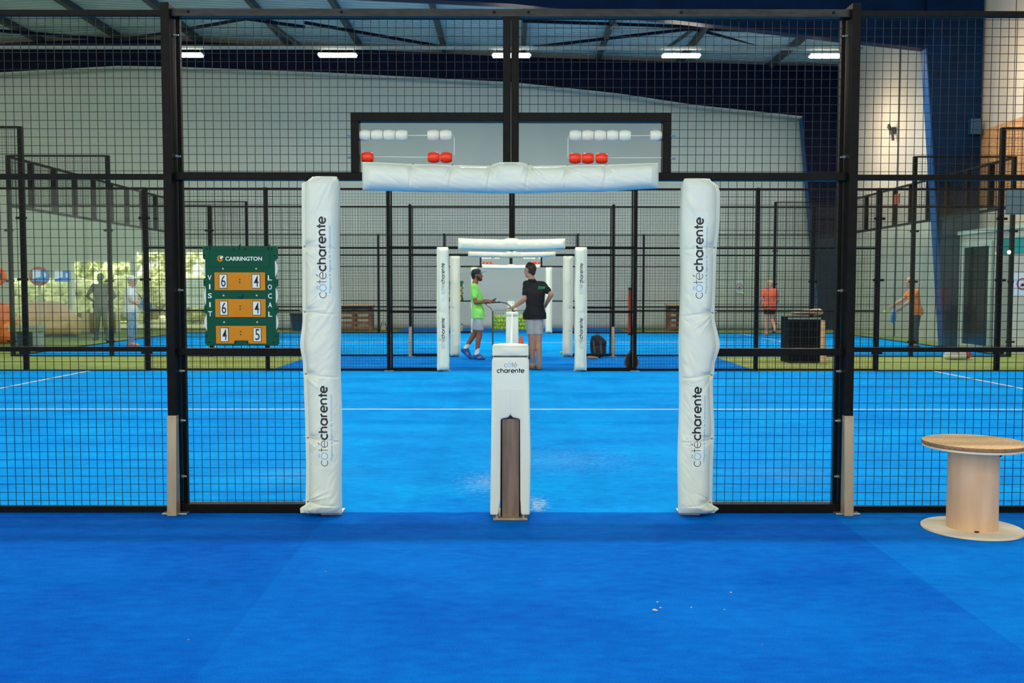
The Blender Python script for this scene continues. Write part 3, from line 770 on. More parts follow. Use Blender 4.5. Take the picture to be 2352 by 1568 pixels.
# small round dome lamp under the roof
t = thing('dome_lamp', 'small round grey lamp fixed under the roof right of centre', 'lamp', roofpt(1413, 66, 8.8))
o_ = roofpt(1413, 66, 8.8); mb = MB(); mb.lathe([(.02, .16), (.05, .14), (.15, .02), (.14, 0), (.02, -.01)], o_, 'Z', 20); mb.build('shade', 'flange_grey', t, smooth=True)
mb = MB(); mb.tube([o_+Vector((0, 0, .15)), o_+Vector((0, 0, .5))], .012, 8); mb.build('hanger', 'zinc', t)

# outside: ground and trees seen through the openings
plane('floor', -60, 20, YW+.25, 80, -.03, 'outside_ground')
def tree(x, y, h, w_, mat, label, seed, grp='trees outside the doors', low=0.0):
    rr = random.Random(seed); t = thing('tree', label, 'tree', (x, y, 0), 0, grp)
    mb = MB(); mb.tube([(x, y, 0), (x+.1, y, h*.5)], .12, 8); mb.build('trunk', 'pallet_wood', t)
    mb = MB()
    for k in range(64):
        a = rr.uniform(0, 2*PI); q = rr.random()**.5; z = low + rr.uniform(.1, 1)*(h-low); f = math.sin(PI*min(1, max(.12, (z-low)/(h-low)*.85)))
        c = (x+math.cos(a)*q*w_*f, y+math.sin(a)*q*w_*f*.8, z)
        r = rr.uniform(.12, .36); n0 = len(mb.v); mb.ball(c, r, 14, 10)
        for i in range(n0, len(mb.v)):
            v = Vector(mb.v[i]); dv = (v-Vector(c)); mb.v[i] = tuple(Vector(c)+dv*(1+.9*noise.noise(v*9)))
    mb.build('crown', mat, t, smooth=False, fix=False)
for i, (x, y, h, w_, m_) in enumerate(((-11.6, 41, 3.2, 1.9, 'leaf_a'), (-14.4, 43, 4.2, 2.1, 'leaf_b'), (-17.6, 42, 3.0, 2.0, 'leaf_a'), (-20.8, 45, 3.8, 2.2, 'leaf_b'), (-13.0, 47, 5.2, 2.6, 'leaf_b'), (-18.6, 49, 5.5, 2.8, 'leaf_a'), (-23.5, 44, 3.4, 2.2, 'leaf_a'))):
    tree(x, y, h, w_, m_, 'bushy sunlit tree seen outside through the doorways', i)
for i, x in enumerate((-10.9, -12.9, -15.1, -17.2, -19.6)):
    tree(x, 38.5, 1.5, 1.25, 'leaf_b', 'low sunlit hedge bush outside the doorways', 40+i, 'hedge bushes outside the doors')

# ================================================================== COURT FENCES
cA = -0.035
centre_bay(Y1, cA, -1, 'near black steel gate fence with two hanging score counters over its opening', True, near=True)
centre_bay(Y2, -0.005, 1, 'black steel gate fence on the far side of the near court', False)
centre_bay(Y3, 0.0, -1, 'black steel gate fence on the near side of the far court', False)
centre_bay(Y4, 0.0, 1, 'farthest black steel gate fence, just before the back wall', True)
for Y, cx, w_ in ((Y1, cA, 'near'), (Y2, -.005, 'second nearest'), (Y3, 0, 'third nearest'), (Y4, 0, 'farthest')):
    for s in (-1, 1):
        xa, xb = sorted((cx+s*2.05, cx+s*(6.0 if Y == Y1 else 5.955))); side = 'left' if s < 0 else 'right'
        wing(Y, xa, xb, [cx+s*4.02] + ([cx+s*5.97] if Y == Y1 else []), 'black welded mesh fence bay %s of the opening in the %s fence line' % (side, w_))
for Y, w_ in ((Y2, 'near court, far side'), (Y3, 'far court, near side'), (Y4, 'far court, far side')):
    for s in (-1, 1): glass_end(Y, s, 'black framed glass fence at the %s end of the %s' % ('left' if s < 0 else 'right', w_))
end_wall(-1, Y3, Y4, 'glass end wall at the left of the far court with a slatted mesh top')
end_wall(1, Y3, Y4, 'glass end wall at the right of the far court with a slatted mesh top')

# ------------------------------------------------------------------ pads
tz = [at(705, y, 5.66).z for y in (565, 715, 858, 1005, 1152)]
LP = [(.02, .150), (.045, .152), (.075, .118), (.30, .112), (.50, .114), (.80, .120), (.90, .124), (1.02, .139), (1.18, .124), (1.55, .122), (1.90, .121), (1.97, .12), (1.985, .085), (2.01, .06)]
RP = [(.02, .120), (.045, .145), (.075, .106), (.30, .106), (.50, .112), (.80, .100), (.90, .110), (1.02, .138), (1.20, .106), (1.55, .112), (1.78, .130), (1.92, .130), (1.95, .120), (2.0, .07)]
zl = [(at(742, a, 5.66).z, at(742, b, 5.66).z) for a, b in ((684, 498), (1066, 883))]
standing_pad(-1.1395, 5.69, .02, 2.01, -1, tz, 'white vinyl pad with logo tied to the left post of the near opening', (56, 600), zl, 3, edge=LP)
zl2 = [(at(1600, a, 5.66).z, at(1600, b, 5.66).z) for a, b in ((685, 500), (1067, 885))]
standing_pad(1.062, 5.69, .02, 2.0, 1, [z-.004 for z in tz], 'white vinyl pad with logo tied to the right post of the near opening', (56, 600), zl2, 11, edge=RP)
for Y, lab, lg, sd, cxs in ((Y2, 'second', True, 20, (-1.127, 1.118)), (Y3, 'third', False, 30, (-1.12, 1.11)), (Y4, 'farthest', False, 40, (-1.106, 1.141))):
    for s, cx in zip((-1, 1), cxs):
        ED = [(0.02, .102), (.3, .098), (1, .104), (1.6, .098), (1.99, .1), (2.03, .095)]
        zz = [(at(1018, 760, Y-.1).z*0+.38, .88), (1.27, 1.77)] if lg else []
        standing_pad(cx, Y-.07, .02, 2.03 if Y == Y2 else 2.0, s, [.5, .97, 1.45], 'white pad%s on the %s post of the %s opening' % (' with small dark logo' if lg else ', plain,', 'left' if s < 0 else 'right', lab), (14, 90), zz, sd+s, edge=ED)
xt = [at(p, 380, 5.66).x for p in (949, 1039, 1127, 1214, 1303, 1392)]
lintel_pad(-.899, .824, 5.665, 2.092, 1.913, xt, 'long white vinyl pad lying across the top of the near opening', (50, 460), 5, pinch=(at(1128, 400, 5.66).x, at(1216, 400, 5.66).x))
lintel_pad(-.879, .860, Y2-.1, 2.172, 1.975, [-.5, -.2, .1, .4, .7], 'upper white pad across the second opening, quilted in puffs', (14, 90), 8)
lintel_pad(-.863, .866, Y3-.1, 2.09, 1.963, [-.5, -.2, .2, .6], 'pale blue shaded white pad across the third opening', (12, 60), 9)
lintel_pad(-.875, .884, Y4-.1, 2.09, 1.940, [-.5, .5], 'white pad across the farthest opening below small score beads', (12, 60), 10)

# ------------------------------------------------------------------ score counters
def bx(px): return at(px, 311, 5.8).x
yb = 5.80; z1 = at(930, 311, yb).z; z2 = at(930, 361.5, yb).z
abacus('hanging bead counter left of the near centre post, four white beads at its left', -0.93, at(1041, 330, yb).x, yb, z1, z2, [bx(p) for p in (838, 866.5, 894.5, 922.5, 995.5, 1024)], [bx(844), bx(996), bx(1025)], 1)
abacus('hanging bead counter right of the near centre post, five white beads together', 0.868, at(1307, 330, yb).x, yb, z1, z2-.004, [bx(p) for p in (1321.5, 1350, 1378, 1406.5, 1435, 1507)], [bx(p) for p in (1321, 1350.5, 1382)], -1)
yb4 = Y4+.04
for lab, xo, xi, wh, rd, sg in (('small far bead counter left of the far centre post', -.9, -.36, (-.86, -.785, -.71, -.635, -.46, -.385), (-.83, -.72, -.61), 1), ('small far bead counter right of the far centre post', .9, .36, (.40, .475, .55, .625, .70, .86), (.68, .75, .86), -1)):
    abacus(lab, xo, xi, yb4, 2.27, 2.14, wh, rd, sg, hi=False)

# ------------------------------------------------------------------ net posts and nets
def net_post(cx, yf, h, near, label, seed=0):
    """padded post; yf is the face towards the camera"""
    t = thing('net_post', label, 'net post', (cx, yf+.14, 0))
    wb, wt = .119, .102; d = .26
    if near:
        L0, L1 = cx-.052, cx+.052
        zo = at(1172, 960, yf).z
        pts = [(cx-wb, .03), (L0-.018, .03), (L0-.006, .12), (L0-.004, zo-.006), (cx-.012, zo+.002), (cx, zo+.022), (cx+.012, zo+.002), (L1+.004, zo-.006), (L1+.006, .12), (L1+.012, .03), (cx+wb-.004, .03), (cx+wb, .4), (cx+wt+.006, h-.085), (cx+wt, h-.062), (cx-wt, h-.062), (cx-wt-.006, h-.085), (cx-wb+.006, .45)]
        mb = MB(); mb.poly(pts, yf, yf+d); mb.build('pad_cover', 'vinyl', t, smooth=True, bevel=.011, seg=3)
        mb = MB(); mb.box(cx-.050, cx+.052, yf+.03, yf+.2, .012, zo-.008); mb.build('steel_post', 'worn_plate', t, bevel=.003)
        mb = MB(); mb.box(cx-.058, cx-.050, yf+.035, yf+.2, .012, zo-.01); mb.box(cx+.052, cx+.06, yf+.035, yf+.2, .012, zo-.01); mb.build('steel_edge', 'black_steel', t)
        mb = MB(); mb.box(cx-.10, cx+.10, yf-.012, yf+.27, .002, .014); mb.build('base_plate', 'cover_plate', t, bevel=.002)
        for s in (-1, 1):
            b = MB(); b.lathe([(.013, .014), (.013, .02), (.008, .02), (.008, .03), (.004, .031)], (cx+s*.078, yf+.008, 0), 'Z', 12); b.build('bolt', 'zinc', t, smooth=True)
        mb = MB(); mb.box(cx-.0008, cx+.0008, yf-.0008, yf+.004, zo+.02, h-.07); mb.build('seam', 'vinyl_seam', t)
        mb = MB(); mb.box(cx-wt+.004, cx+wt-.004, yf+.006, yf+d-.01, h-.068, h-.05); mb.build('cap_gap', 'dark_hole', t)
        # puffed cap
        mb = MB(); nx, ny, nz_ = 40, 16, 10
        cv = []
        def capv(u, v_, w_):
            x = cx + (u-.5)*2*(wt+.004); y = yf-.004 + v_*(d+.008); z = h-.058 + w_*.058
            puff = .006*math.sin(PI*u)*math.sin(PI*w_)
            nn = noise.noise(Vector((u*3.5, v_*3, w_*1.5)))*.0030
            return (x + nn*.6, y - (puff+nn if v_ < .01 else 0), z + (.004*math.sin(PI*u) + nn if w_ > .99 else nn*.4))
        bm = bmesh.new(); bmesh.ops.create_cube(bm, size=1); bmesh.ops.subdivide_edges(bm, edges=bm.edges, cuts=14, use_grid_fill=True)
        for v in bm.verts: v.co = Vector(capv(v.co.x+.5, v.co.y+.5, v.co.z+.5))
        es = [e for e in bm.edges if e.calc_face_angle(0) > .9]
        bmesh.ops.bevel(bm, geom=es, offset=.007, segments=3, affect='EDGES', profile=.5)
        me = bpy.data.meshes.new('pad_cap'); bm.to_mesh(me); bm.free(); link('pad_cap', me, 'vinyl', t, True)
        # logo: two centred lines
        for word, wgt, width, zc, mono in (('côté', .095, .075, at(1172, 843, yf).z, False), ('charente', .25, .160, at(1172, 856, yf).z, True)):
            g, tw = logo_word(word, wgt); k = width/tw; gr = {}
            for ch, vs, fs in g: gr.setdefault('ink_cyan' if ch == 'ô' else 'ink_black', []).append((vs, fs))
            for mat, lst in gr.items():
                mb = MB()
                for vs, fs in lst: mb.add([(cx+.002+(v.x-tw/2)*k, yf-.0016, zc+v.y*k) for v in vs], fs)
                mb.build('lettering', mat, t, fix=False)
        mb = MB(); mb.add([(cx-.09, yf-.0009, h-.255), (cx+.09, yf-.0009, h-.255), (cx+.09, yf-.0009, h-.085), (cx-.09, yf-.0009, h-.085)], [(0, 1, 2, 3)]); mb.build('sticker', 'sticker', t, fix=False)
    else:
        mb = MB(); mb.box(cx-.1, cx+.1, yf, yf+d, .03, h-.06); mb.build('pad_cover', 'vinyl', t, bevel=.012, smooth=True)
        mb = MB(); mb.box(cx-.103, cx+.103, yf-.004, yf+d+.004, h-.058, h); mb.build('pad_cap', 'vinyl', t, bevel=.012, smooth=True)
        mb = MB(); mb.box(cx-.05, cx+.05, yf+.06, yf+.2, 0, .1); mb.build('steel_post', 'worn_plate', t)
    return t
net_post(-.037, 5.585, 1.022, True, 'large white padded net post in the middle of the near opening, with printed logo')
net_post(0.0, 15.62, .975, False, 'white padded net post under the hand of the man in black')
net_post(0.0, 19.15, .975, False, 'white padded net post just behind the ball trolley')
net_post(0.0, 29.05, .975, False, 'farthest small white padded net post')
for y0, y1, lab, c0 in ((5.86, 15.6, 'near court net seen edge on with white top tape', -.035), (19.42, 29.02, 'far court net seen edge on with white top tape', 0.0)):
    t = thing('court_net', lab, 'net', (0, (y0+y1)/2, 0))
    def zt(f): return .955 - .05*math.sin(PI*f)
    mb = MB(); n = 20
    for i in range(n):
        f0, f1 = i/n, (i+1)/n; ya, yb2 = y0+(y1-y0)*f0, y0+(y1-y0)*f1; xa, xb = c0*(1-f0), c0*(1-f1)
        for k in range(18):
            za, zb_ = zt(f0)*(k+1)/19, zt(f1)*(k+1)/19
            mb.bar((xa, ya, za), (xb, yb2, zb_), .003)
    m_ = int((y1-y0)/.12)
    for i in range(m_):
        f = i/m_; y = y0+(y1-y0)*f; mb.bar((c0*(1-f), y, .01), (c0*(1-f), y, zt(f)-.02), .003)
    mb.build('netting', 'net_black', t, fix=False)
    mb = MB()
    for i in range(n):
        f0, f1 = i/n, (i+1)/n; mb.bar((c0*(1-f0), y0+(y1-y0)*f0, zt(f0)-.03), (c0*(1-f1), y0+(y1-y0)*f1, zt(f1)-.03), .016, .06)
    mb.build('top_tape', 'tape_white', t)

# ------------------------------------------------------------------ flip scoreboard
def scoreboard(ox, oy, oz, label, full=True):
    """ox,oz = lower left corner, oy = plane of the front"""
    W, H = .435, .585; t = thing('scoreboard', label, 'scoreboard', (ox+W/2, oy, oz))
    sx, sz = W/(1139-162), H/(1410-130)       # from the survey of the board face
    def X(p): return ox + (p-162)*sx
    def Z(p): return oz + (1410-p)*sz
    e = []
    left = [(165, 1390), (172, 1240), (198, 1225), (198, 1010), (165, 985), (165, 905), (192, 880), (192, 660), (160, 640), (160, 560), (188, 535), (188, 310), (158, 290), (158, 145), (172, 130)]
    right = [(1130, 130), (1142, 150), (1142, 290), (1108, 310), (1108, 545), (1142, 560), (1142, 640), (1112, 660), (1112, 885), (1142, 905), (1142, 985), (1114, 1008), (1114, 1238), (1146, 1245), (1146, 1400), (1130, 1412), (190, 1412)]
    mb = MB(); mb.poly([(X(a), Z(b)) for a, b in left+right], oy, oy+.03); mb.build('back_board', 'board_green', t, bevel=.0012)
    mb = MB()
    for (a, b, c, d_) in ((240, 188, 1050, 192), (240, 398, 1050, 402), (240, 188, 244, 402), (1046, 188, 1050, 402)): mb.box(X(a), X(c), oy-.002, oy+.001, Z(d_), Z(b))
    mb.build('embossed_line', 'board_green', t)
    digs = ((('6', '4'), 470, 700), (('6', '4'), 815, 1048), (('4', '5'), 1162, 1392))
    for r, (dd, za, zb_) in enumerate(digs):
        mb = MB(); x0, x1 = (312+4*r, 984+2*r)
        if r < 2: mb.poly([(X(x0), Z(zb_)), (X(x0), Z(za)), (X(x1), Z(za)), (X(x1), Z(zb_))], oy-.004, oy)
        else: mb.poly([(X(x0), Z(zb_)), (X(x0), Z(za)), (X(x1), Z(za)), (X(x1), Z(zb_)), (X(755), Z(zb_)), (X(745), Z(1352)), (X(565), Z(1352)), (X(555), Z(zb_))], oy-.004, oy)
        panel = mb.build('score_panel', 'board_orange', t, bevel=.001)
        for (xa, xb, dg) in ((378+3*r, 478+3*r, dd[0]), (814+3*r, 915+3*r, dd[1])):
            mb = MB(); mb.box(X(xa-5), X(xb+5), oy-.0052, oy-.003, Z(zb_-22), Z(za+22)); mb.build('card_frame', 'board_green', panel)
            mb = MB(); mb.box(X(xa+2), X(xb-3), oy-.0062, oy-.004, Z(zb_-30), Z(za+30)); mb.build('score_card', 'card_white', panel)
            cxx, czz = (X(xa)+X(xb))/2+.001, (Z(za)+Z(zb_))/2+.001
            place_font(dg, .027, .066, lambda u, v, a=cxx, b=czz: (a+u, oy-.0068, b+v), .004, 'lettering', 'ink_black', panel)
        for zc in (za+92, za+130) if r < 2 else (za+75, za+112):
            mb = MB(); mb.disc((X(646+r), oy-.0045, Z(zc)), .0042, .001, 'Y', 12); mb.build('colon_dot', 'board_green', panel)
        for xr in (426+2*r, 866+2*r):
            mb = MB(); mb.lathe([(.0062, -.002), (.0045, -.005), (.001, -.0055)], (X(xr), oy, Z(za-47)), 'Y', 14); mb.build('rivet', 'rivet', t, smooth=True)
    for s, xc in ((-1, 240), (1, 1060)):
        for zc in (420, 770, 1118):
            mb = MB(); mb.disc((X(xc), oy+.014, Z(zc)), .058, .008, 'Y', 40)
            for i, v in enumerate(mb.v): mb.v[i] = (X(xc)+(v[0]-X(xc))*.64, v[1], v[2]-.0*v[0])
            mb.build('score_wheel', 'card_white', t)
    mb = MB(); mb.lathe([(.016, 0), (.016, -.005), (.012, -.007), (.005, -.009), (.001, -.009)], (X(648), oy, Z(771)), 'Y', 20); mb.build('lock_knob', 'board_green', t, smooth=True)
    mb = MB()
    for (a, b) in ((215, 167), (570, 170), (722, 170), (1075, 170), (180, 250), (1108, 254), (181, 600), (1112, 601), (186, 947), (1114, 950), (191, 1295), (1117, 1297), (227, 1376), (1083, 1380), (583, 1378), (733, 1378)):
        mb.disc((X(a), oy-.0004, Z(b)), .005, .001, 'Y', 10)
    mb.build('screw_holes', 'dark_hole', t)
    for word, xc, zs in (('VISIT', 245, (538, 655, 771, 887, 1005)), ('LOCAL', 1045, (540, 658, 774, 890, 1010))):
        for ch, zc in zip(word, zs):
            place_font(ch, .009 if ch == 'I' else .024, .030, lambda u, v, a=X(xc), b=Z(zc): (a+u, oy-.0014, b+v), .02, 'lettering', 'card_white', t)
    if full:
        place_font('CARRINGTON', X(945)-X(458), .0245, lambda u, v: ((X(945)+X(458))/2+u, oy-.0014, Z(293)+v), .028, 'lettering', 'card_white', t)
        cx_, cz_ = X(392), Z(290); mb = MB(); st = arc(cx_, cz_, .0145, .0145, 75, 400, 40); vs = []
        for i, p in enumerate(st):
            a = math.radians(75+(325)*i/40); w_ = .0042
            vs += [(cx_+(.0145+w_)*math.cos(a), oy-.0014, cz_+(.0145+w_)*math.sin(a)), (cx_+(.0145-w_)*math.cos(a), oy-.0014, cz_+(.0145-w_)*math.sin(a))]
        mb.add(vs[:66], [(2*i, 2*i+1, 2*i+3, 2*i+2) for i in range(32)]); mb.build('emblem', 'board_orange', t, fix=False)
        mb = MB(); vs = [(cx_+x, oy-.0018, cz_+z) for x, z in ((-.004, .004), (.004, .013), (.013, .016), (.018, .008), (.008, -.004), (.0, -.005))]; mb.add(vs, [tuple(range(6))]); mb.build('emblem', 'card_white', t, fix=False)
        for xp in (256, 645, 1032):
            mb = MB(); mb.tube([(X(xp), oy-.004, Z(172)), (X(xp), oy+.0, Z(120)), (X(xp), oy+.035, Z(110))], .0035, 6); mb.build('zip_tie', 'net_black', t)
    return t
bl = at(469, 793, 5.72); scoreboard(bl.x+.002, 5.765-.045, bl.z+.003, 'green flip scoreboard with orange score panels hanging on the near fence')
scoreboard(-1.88, Y4-.05, 1.0, 'small distant green scoreboard on the farthest fence, left of the man in neon')

# ------------------------------------------------------------------ cable reel table
def reel():
    cx, cy = 2.573, 5.378
    t = thing('cable_reel_table', 'wooden cable reel used as a small round table right of the fence', 'table', (cx, cy, 0))
    def dsk(z0, z1, r, nm, mat, bev=.0015, ex=0.0):
        mb = MB(); mb.lathe([(r-bev, z0), (r, z0+bev), (r, z1-bev), (r-bev, z1)], (cx, cy, 0), 'Z', 96); return mb.build(nm, mat, t, smooth=True)
    dsk(.001, .013, .268, 'base_disc', 'ply_pale'); dsk(.468, .480, .270, 'upper_disc', 'ply_pale'); dsk(.4805, .502, .272, 'table_top', 'chipboard')
    mb = MB(); mb.lathe([(.2722, .4815), (.2735, .484), (.2735, .498), (.2722, .5012)], (cx, cy, 0), 'Z', 96)
    o = mb.build('table_edge', 'chip_edge', t, smooth=True)
    mb = MB(); mb.lathe([(.135, .013), (.1345, .1), (.1335, .3), (.135, .468)], (cx, cy, 0), 'Z', 72); mb.build('drum', 'plywood', t, smooth=True)
    for a, z in ((-100, .462), (-40, .44), (-105, .018)):
        x, y = cx+.1355*math.cos(math.radians(a)), cy+.1355*math.sin(math.radians(a)); mb = MB(); mb.disc((x, y, z), .012, .006, 'Y', 14)
        if a == -105: mb.v = [(x+(v[0]-x)*1.1, v[1], z+(v[2]-z)*.35) for v in mb.v]
        mb.build('bolt_hole', 'dark_hole', t)
reel()
for i, (px, py, r) in enumerate(((1503, 1402, .007), (1507, 1403, .006), (1510, 1383, .004), (1517, 1396, .004), (1588, 1395, .0035), (1679, 1361, .004), (1664, 1400, .003), (1750, 1481, .003), (748, 1314, .005), (1240, 1332, .004), (433, 1470, .004))):
    d = ray(px, py); tt = -CAM_H/d.z; mb = MB(); p = Vector((CAM_X+d.x*tt, d.y*tt, r*.5)); mb.ball((0, 0, 0), r, 8, 6)
    mb.v = [(v[0]*1.3, v[1], v[2]*.6) for v in mb.v]
    o = mb.build('crumb', 'rivet' if i < 7 else 'sole', None, smooth=True); o.location = p; tag(o, 'tiny crumb lying on the blue turf in front', 'crumb', 'crumbs on the front turf')

# ================================================================== PEOPLE
def ico(c, r, n=14, m=9):
    rx, ry, rz = (r, r, r) if isinstance(r, (int, float)) else r; out = []
    for i in range(m+1):
        a = PI*i/m
        for k in range(n):
            b = 2*PI*k/n; out.append((c[0]+rx*math.sin(a)*math.cos(b), c[1]+ry*math.sin(a)*math.sin(b), c[2]+rz*math.cos(a)))
    return out
def hull(bm, balls):
    vs = []
    for c, r in balls:
        for p in ico(c, r): vs.append(bm.verts.new(p))
    res = bmesh.ops.convex_hull(bm, input=vs)
    dead = [v for v in set(res['geom_interior']) if isinstance(v, bmesh.types.BMVert) and v.is_valid] + [v for v in set(res['geom_unused']) if isinstance(v, bmesh.types.BMVert) and v.is_valid]
    bmesh.ops.delete(bm, geom=list(set(dead)), context='VERTS')
def blob(name, prims, mat, parent, voxel=.008, smooth=4, fold=0.0, seed=0):
    bm = bmesh.new()
    for pr in prims:
        b2 = bmesh.new(); hull(b2, pr); me = bpy.data.meshes.new('tmp'); b2.to_mesh(me); b2.free(); bm.from_mesh(me); bpy.data.meshes.remove(me)
    me = bpy.data.meshes.new(name); bm.to_mesh(me); bm.free()
    ob = bpy.data.objects.new('tmp', me); C.objects.link(ob)
    md = ob.modifiers.new('r', 'REMESH'); md.mode = 'VOXEL'; md.voxel_size = voxel
    ms = ob.modifiers.new('s', 'SMOOTH'); ms.iterations = smooth; ms.factor = .5
    dg = bpy.context.evaluated_depsgraph_get(); me2 = bpy.data.meshes.new_from_object(ob.evaluated_get(dg))
    bpy.data.objects.remove(ob); bpy.data.meshes.remove(me); me2.name = name
    if fold:
        for v in me2.vertices:
            n = v.normal; co = v.co
            k = abs(noise.noise(Vector((co.x*7+seed, co.y*7, co.z*10+co.x*6))))*2-.5
            v.co = co + n*fold*k
    me2.materials.clear()
    return link(name, me2, mat, parent, True)
def lerp(a, b, t): return tuple(a[i]+(b[i]-a[i])*t for i in range(3))
def add(a, b): return (a[0]+b[0], a[1]+b[1], a[2]+b[2])
def hand_prims(wr, d, up, curl=.5, size=1.0, thumb=1):
    """palm and five fingers; d = direction of the hand, up = back of the hand"""
    d = Vector(d).normalized(); up = Vector(up); up = (up-d*up.dot(d)).normalized(); sd = d.cross(up).normalized(); wr = Vector(wr); s = size; P = []
    pe = wr + d*.085*s
    P.append([(wr+d*.01, .022*s), (wr+d*.05*s+sd*.022*s, .015*s), (wr+d*.05*s-sd*.022*s, .015*s), (pe+sd*.028*s, .012*s), (pe-sd*.028*s, .012*s)])
    for k, (off, ln) in enumerate(((-.030, .066), (-.010, .076), (.010, .071), (.029, .056))):
        a = pe + sd*off*s; d1 = (d - up*curl*.6).normalized(); b = a + d1*ln*.5*s; d2 = (d - up*curl*1.6).normalized(); c = b + d2*ln*.5*s
        P.append([(a, .0095*s), (b, .0085*s)]); P.append([(b, .0085*s), (c, .007*s)])
    th = wr + d*.025*s - sd*.02*s*thumb; t1 = th + (d*.55-sd*.8*thumb-up*.3).normalized()*.04*s; t2 = t1 + (d*.9-sd*.3*thumb-up*.4).normalized()*.032*s
    P.append([(th, .014*s), (t1, .010*s)]); P.append([(t1, .010*s), (t2, .008*s)])
    return P
def person(label, loc, rz, J, st, voxel=.008, name='person'):
    """J: joints in metres, x = forward, y = left, z = up"""
    t = thing(name, label, 'person', loc, rz); ORG[t.name] = (0, 0, 0); t['category'] = 'person'
    g = lambda k: J[k]
    skin = st.get('skin', 'skin_fair'); B = []
    pel, ch, nk, hd = g('pel'), g('chest'), g('neck'), g('head')
    bw = st.get('bw', 1.0)
    shc = lerp(g('shL'), g('shR'), .5)
    tors = [[(pel, (.105*bw, .150*bw, .09)), (lerp(pel, ch, .45), (.092*bw, .128*bw, .08))], [(lerp(pel, ch, .45), (.092*bw, .128*bw, .08)), (ch, (.112*bw, .150*bw, .11))],
            [(ch, (.112*bw, .150*bw, .11)), (g('shL'), .052), (g('shR'), .052), (lerp(shc, nk, .3), (.07, .08, .04))]]
    B += tors; B.append([(lerp(shc, nk, .2), .060), (add(hd, (-.015, 0, -.07)), .052)])
    # head: skull, jaw, nose, ears, brow; forward along hv
    hv = Vector(J.get('look', (1, 0, 0))).normalized(); hl = Vector((-hv.y, hv.x, 0)); H = Vector(hd)
    def hp(f, l, u): return tuple(H + hv*f + hl*l + Vector((0, 0, u)))
    B.append([(hp(-.02, 0, .035), .080), (hp(.015, 0, .03), .076), (hp(.03, 0, -.02), .066)])
    B.append([(hp(.03, 0, -.01), .064), (hp(.058, 0, -.085), .030), (hp(.0, .035, -.06), .030), (hp(.0, -.035, -.06), .030)])
    B.append([(hp(.093, 0, .01), .009), (hp(.108, 0, -.022), .013)])
    B.append([(hp(.085, .014, -.056), .009), (hp(.085, -.014, -.056), .009)])
    for s in (1, -1): B.append([(hp(-.005, s*.079, .0), (.014, .010, .026)), (hp(-.01, s*.082, .01), .012)])
    for s in ('L', 'R'):
        B.append([(g('sh'+s), .050*bw), (g('el'+s), .040)]); B.append([(g('el'+s), .041), (lerp(g('el'+s), g('wr'+s), .3), .040)]); B.append([(lerp(g('el'+s), g('wr'+s), .3), .040), (g('wr'+s), .026)])
        hdv = J.get('hd'+s, tuple(Vector(g('wr'+s))-Vector(g('el'+s)))); B += hand_prims(g('wr'+s), hdv, J.get('hu'+s, (0, 1 if s == 'L' else -1, 0.1)), J.get('curl'+s, .5), 1.0, 1 if s == 'L' else -1)
        B.append([(g('hip'+s), .088*bw), (g('kn'+s), .056)]); k = lerp(g('kn'+s), g('an'+s), .3)
        B.append([(g('kn'+s), .055), (add(k, (-.012, 0, 0)), .055)]); B.append([(add(k, (-.012, 0, 0)), .055), (g('an'+s), .036)])
        B.append([(g('an'+s), .035), (g('to'+s), .026), (g('he'+s), .03)])
    B.append([(pel, (.10*bw, .14*bw, .08)), (g('hipL'), .088*bw), (g('hipR'), .088*bw)])
    body = blob('body', B, skin, t, voxel, 3)
    # eyes
    for s in (1, -1):
        mb = MB(); mb.ball(hp(.082, s*.031, .012), .011, 8, 6); mb.build('eye', 'hair_dark', t, smooth=True)
    # shirt
    if st.get('shirt'):
        e = .016; hem = st.get('hem', .80); hz = J.get('hem', (pel[0], pel[1], pel[2]-.10)); Sx = bw; hx = st.get('hemx', 1.0)
        P = [[(hz, (.142*Sx*hx, .205*Sx, .012)), (pel, (.140*Sx, .205*Sx, .05)), (lerp(pel, ch, .4), (.118*Sx, .152*Sx, .05))], [(lerp(pel, ch, .4), (.118*Sx, .152*Sx, .05)), (ch, (.128*Sx, .170*Sx, .10))],
             [(ch, (.128*Sx, .170*Sx, .10)), (add(g('shL'), (0, 0, 0)), .066), (add(g('shR'), (0, 0, 0)), .066), (lerp(shc, nk, .35), (.074, .082, .02))]]
        sl = st.get('sleeve', .6)
        for s in ('L', 'R'):
            P.append([(g('sh'+s), .066*bw), (lerp(g('sh'+s), g('el'+s), min(1, sl)), .060)])
            if sl > 1: P.append([(g('el'+s), .052), (lerp(g('el'+s), g('wr'+s), sl-1), .038)])
        sh = blob('shirt', P, st['shirt'], t, voxel, 3, st.get('fold', .007), 3)
        if st.get('collar'):
            blob('collar', [[(add(lerp(shc, nk, .55), (-.01, 0, .0)), (.068, .075, .018)), (add(lerp(shc, nk, .8), (-.012, 0, .012)), (.062, .066, .012))]], st['shirt'], sh, voxel*.8, 2)
        if st.get('print'):
            sh_me = sh.data; tree_ = BVHTree.FromPolygons([v.co for v in sh_me.vertices], [tuple(p.vertices) for p in sh_me.polygons])
            word, (py_, pz_), wd, ht, mt = st['print']
            def fn(u, v):
                o = Vector((-.6, py_-u, pz_+v)); h_ = tree_.ray_cast(o, Vector((1, 0, 0)))
                return (h_[0].x-.004 if h_[0] else -.12, py_-u, pz_+v)
            place_font(word, wd, ht, fn, .03, 'lettering', mt, sh)
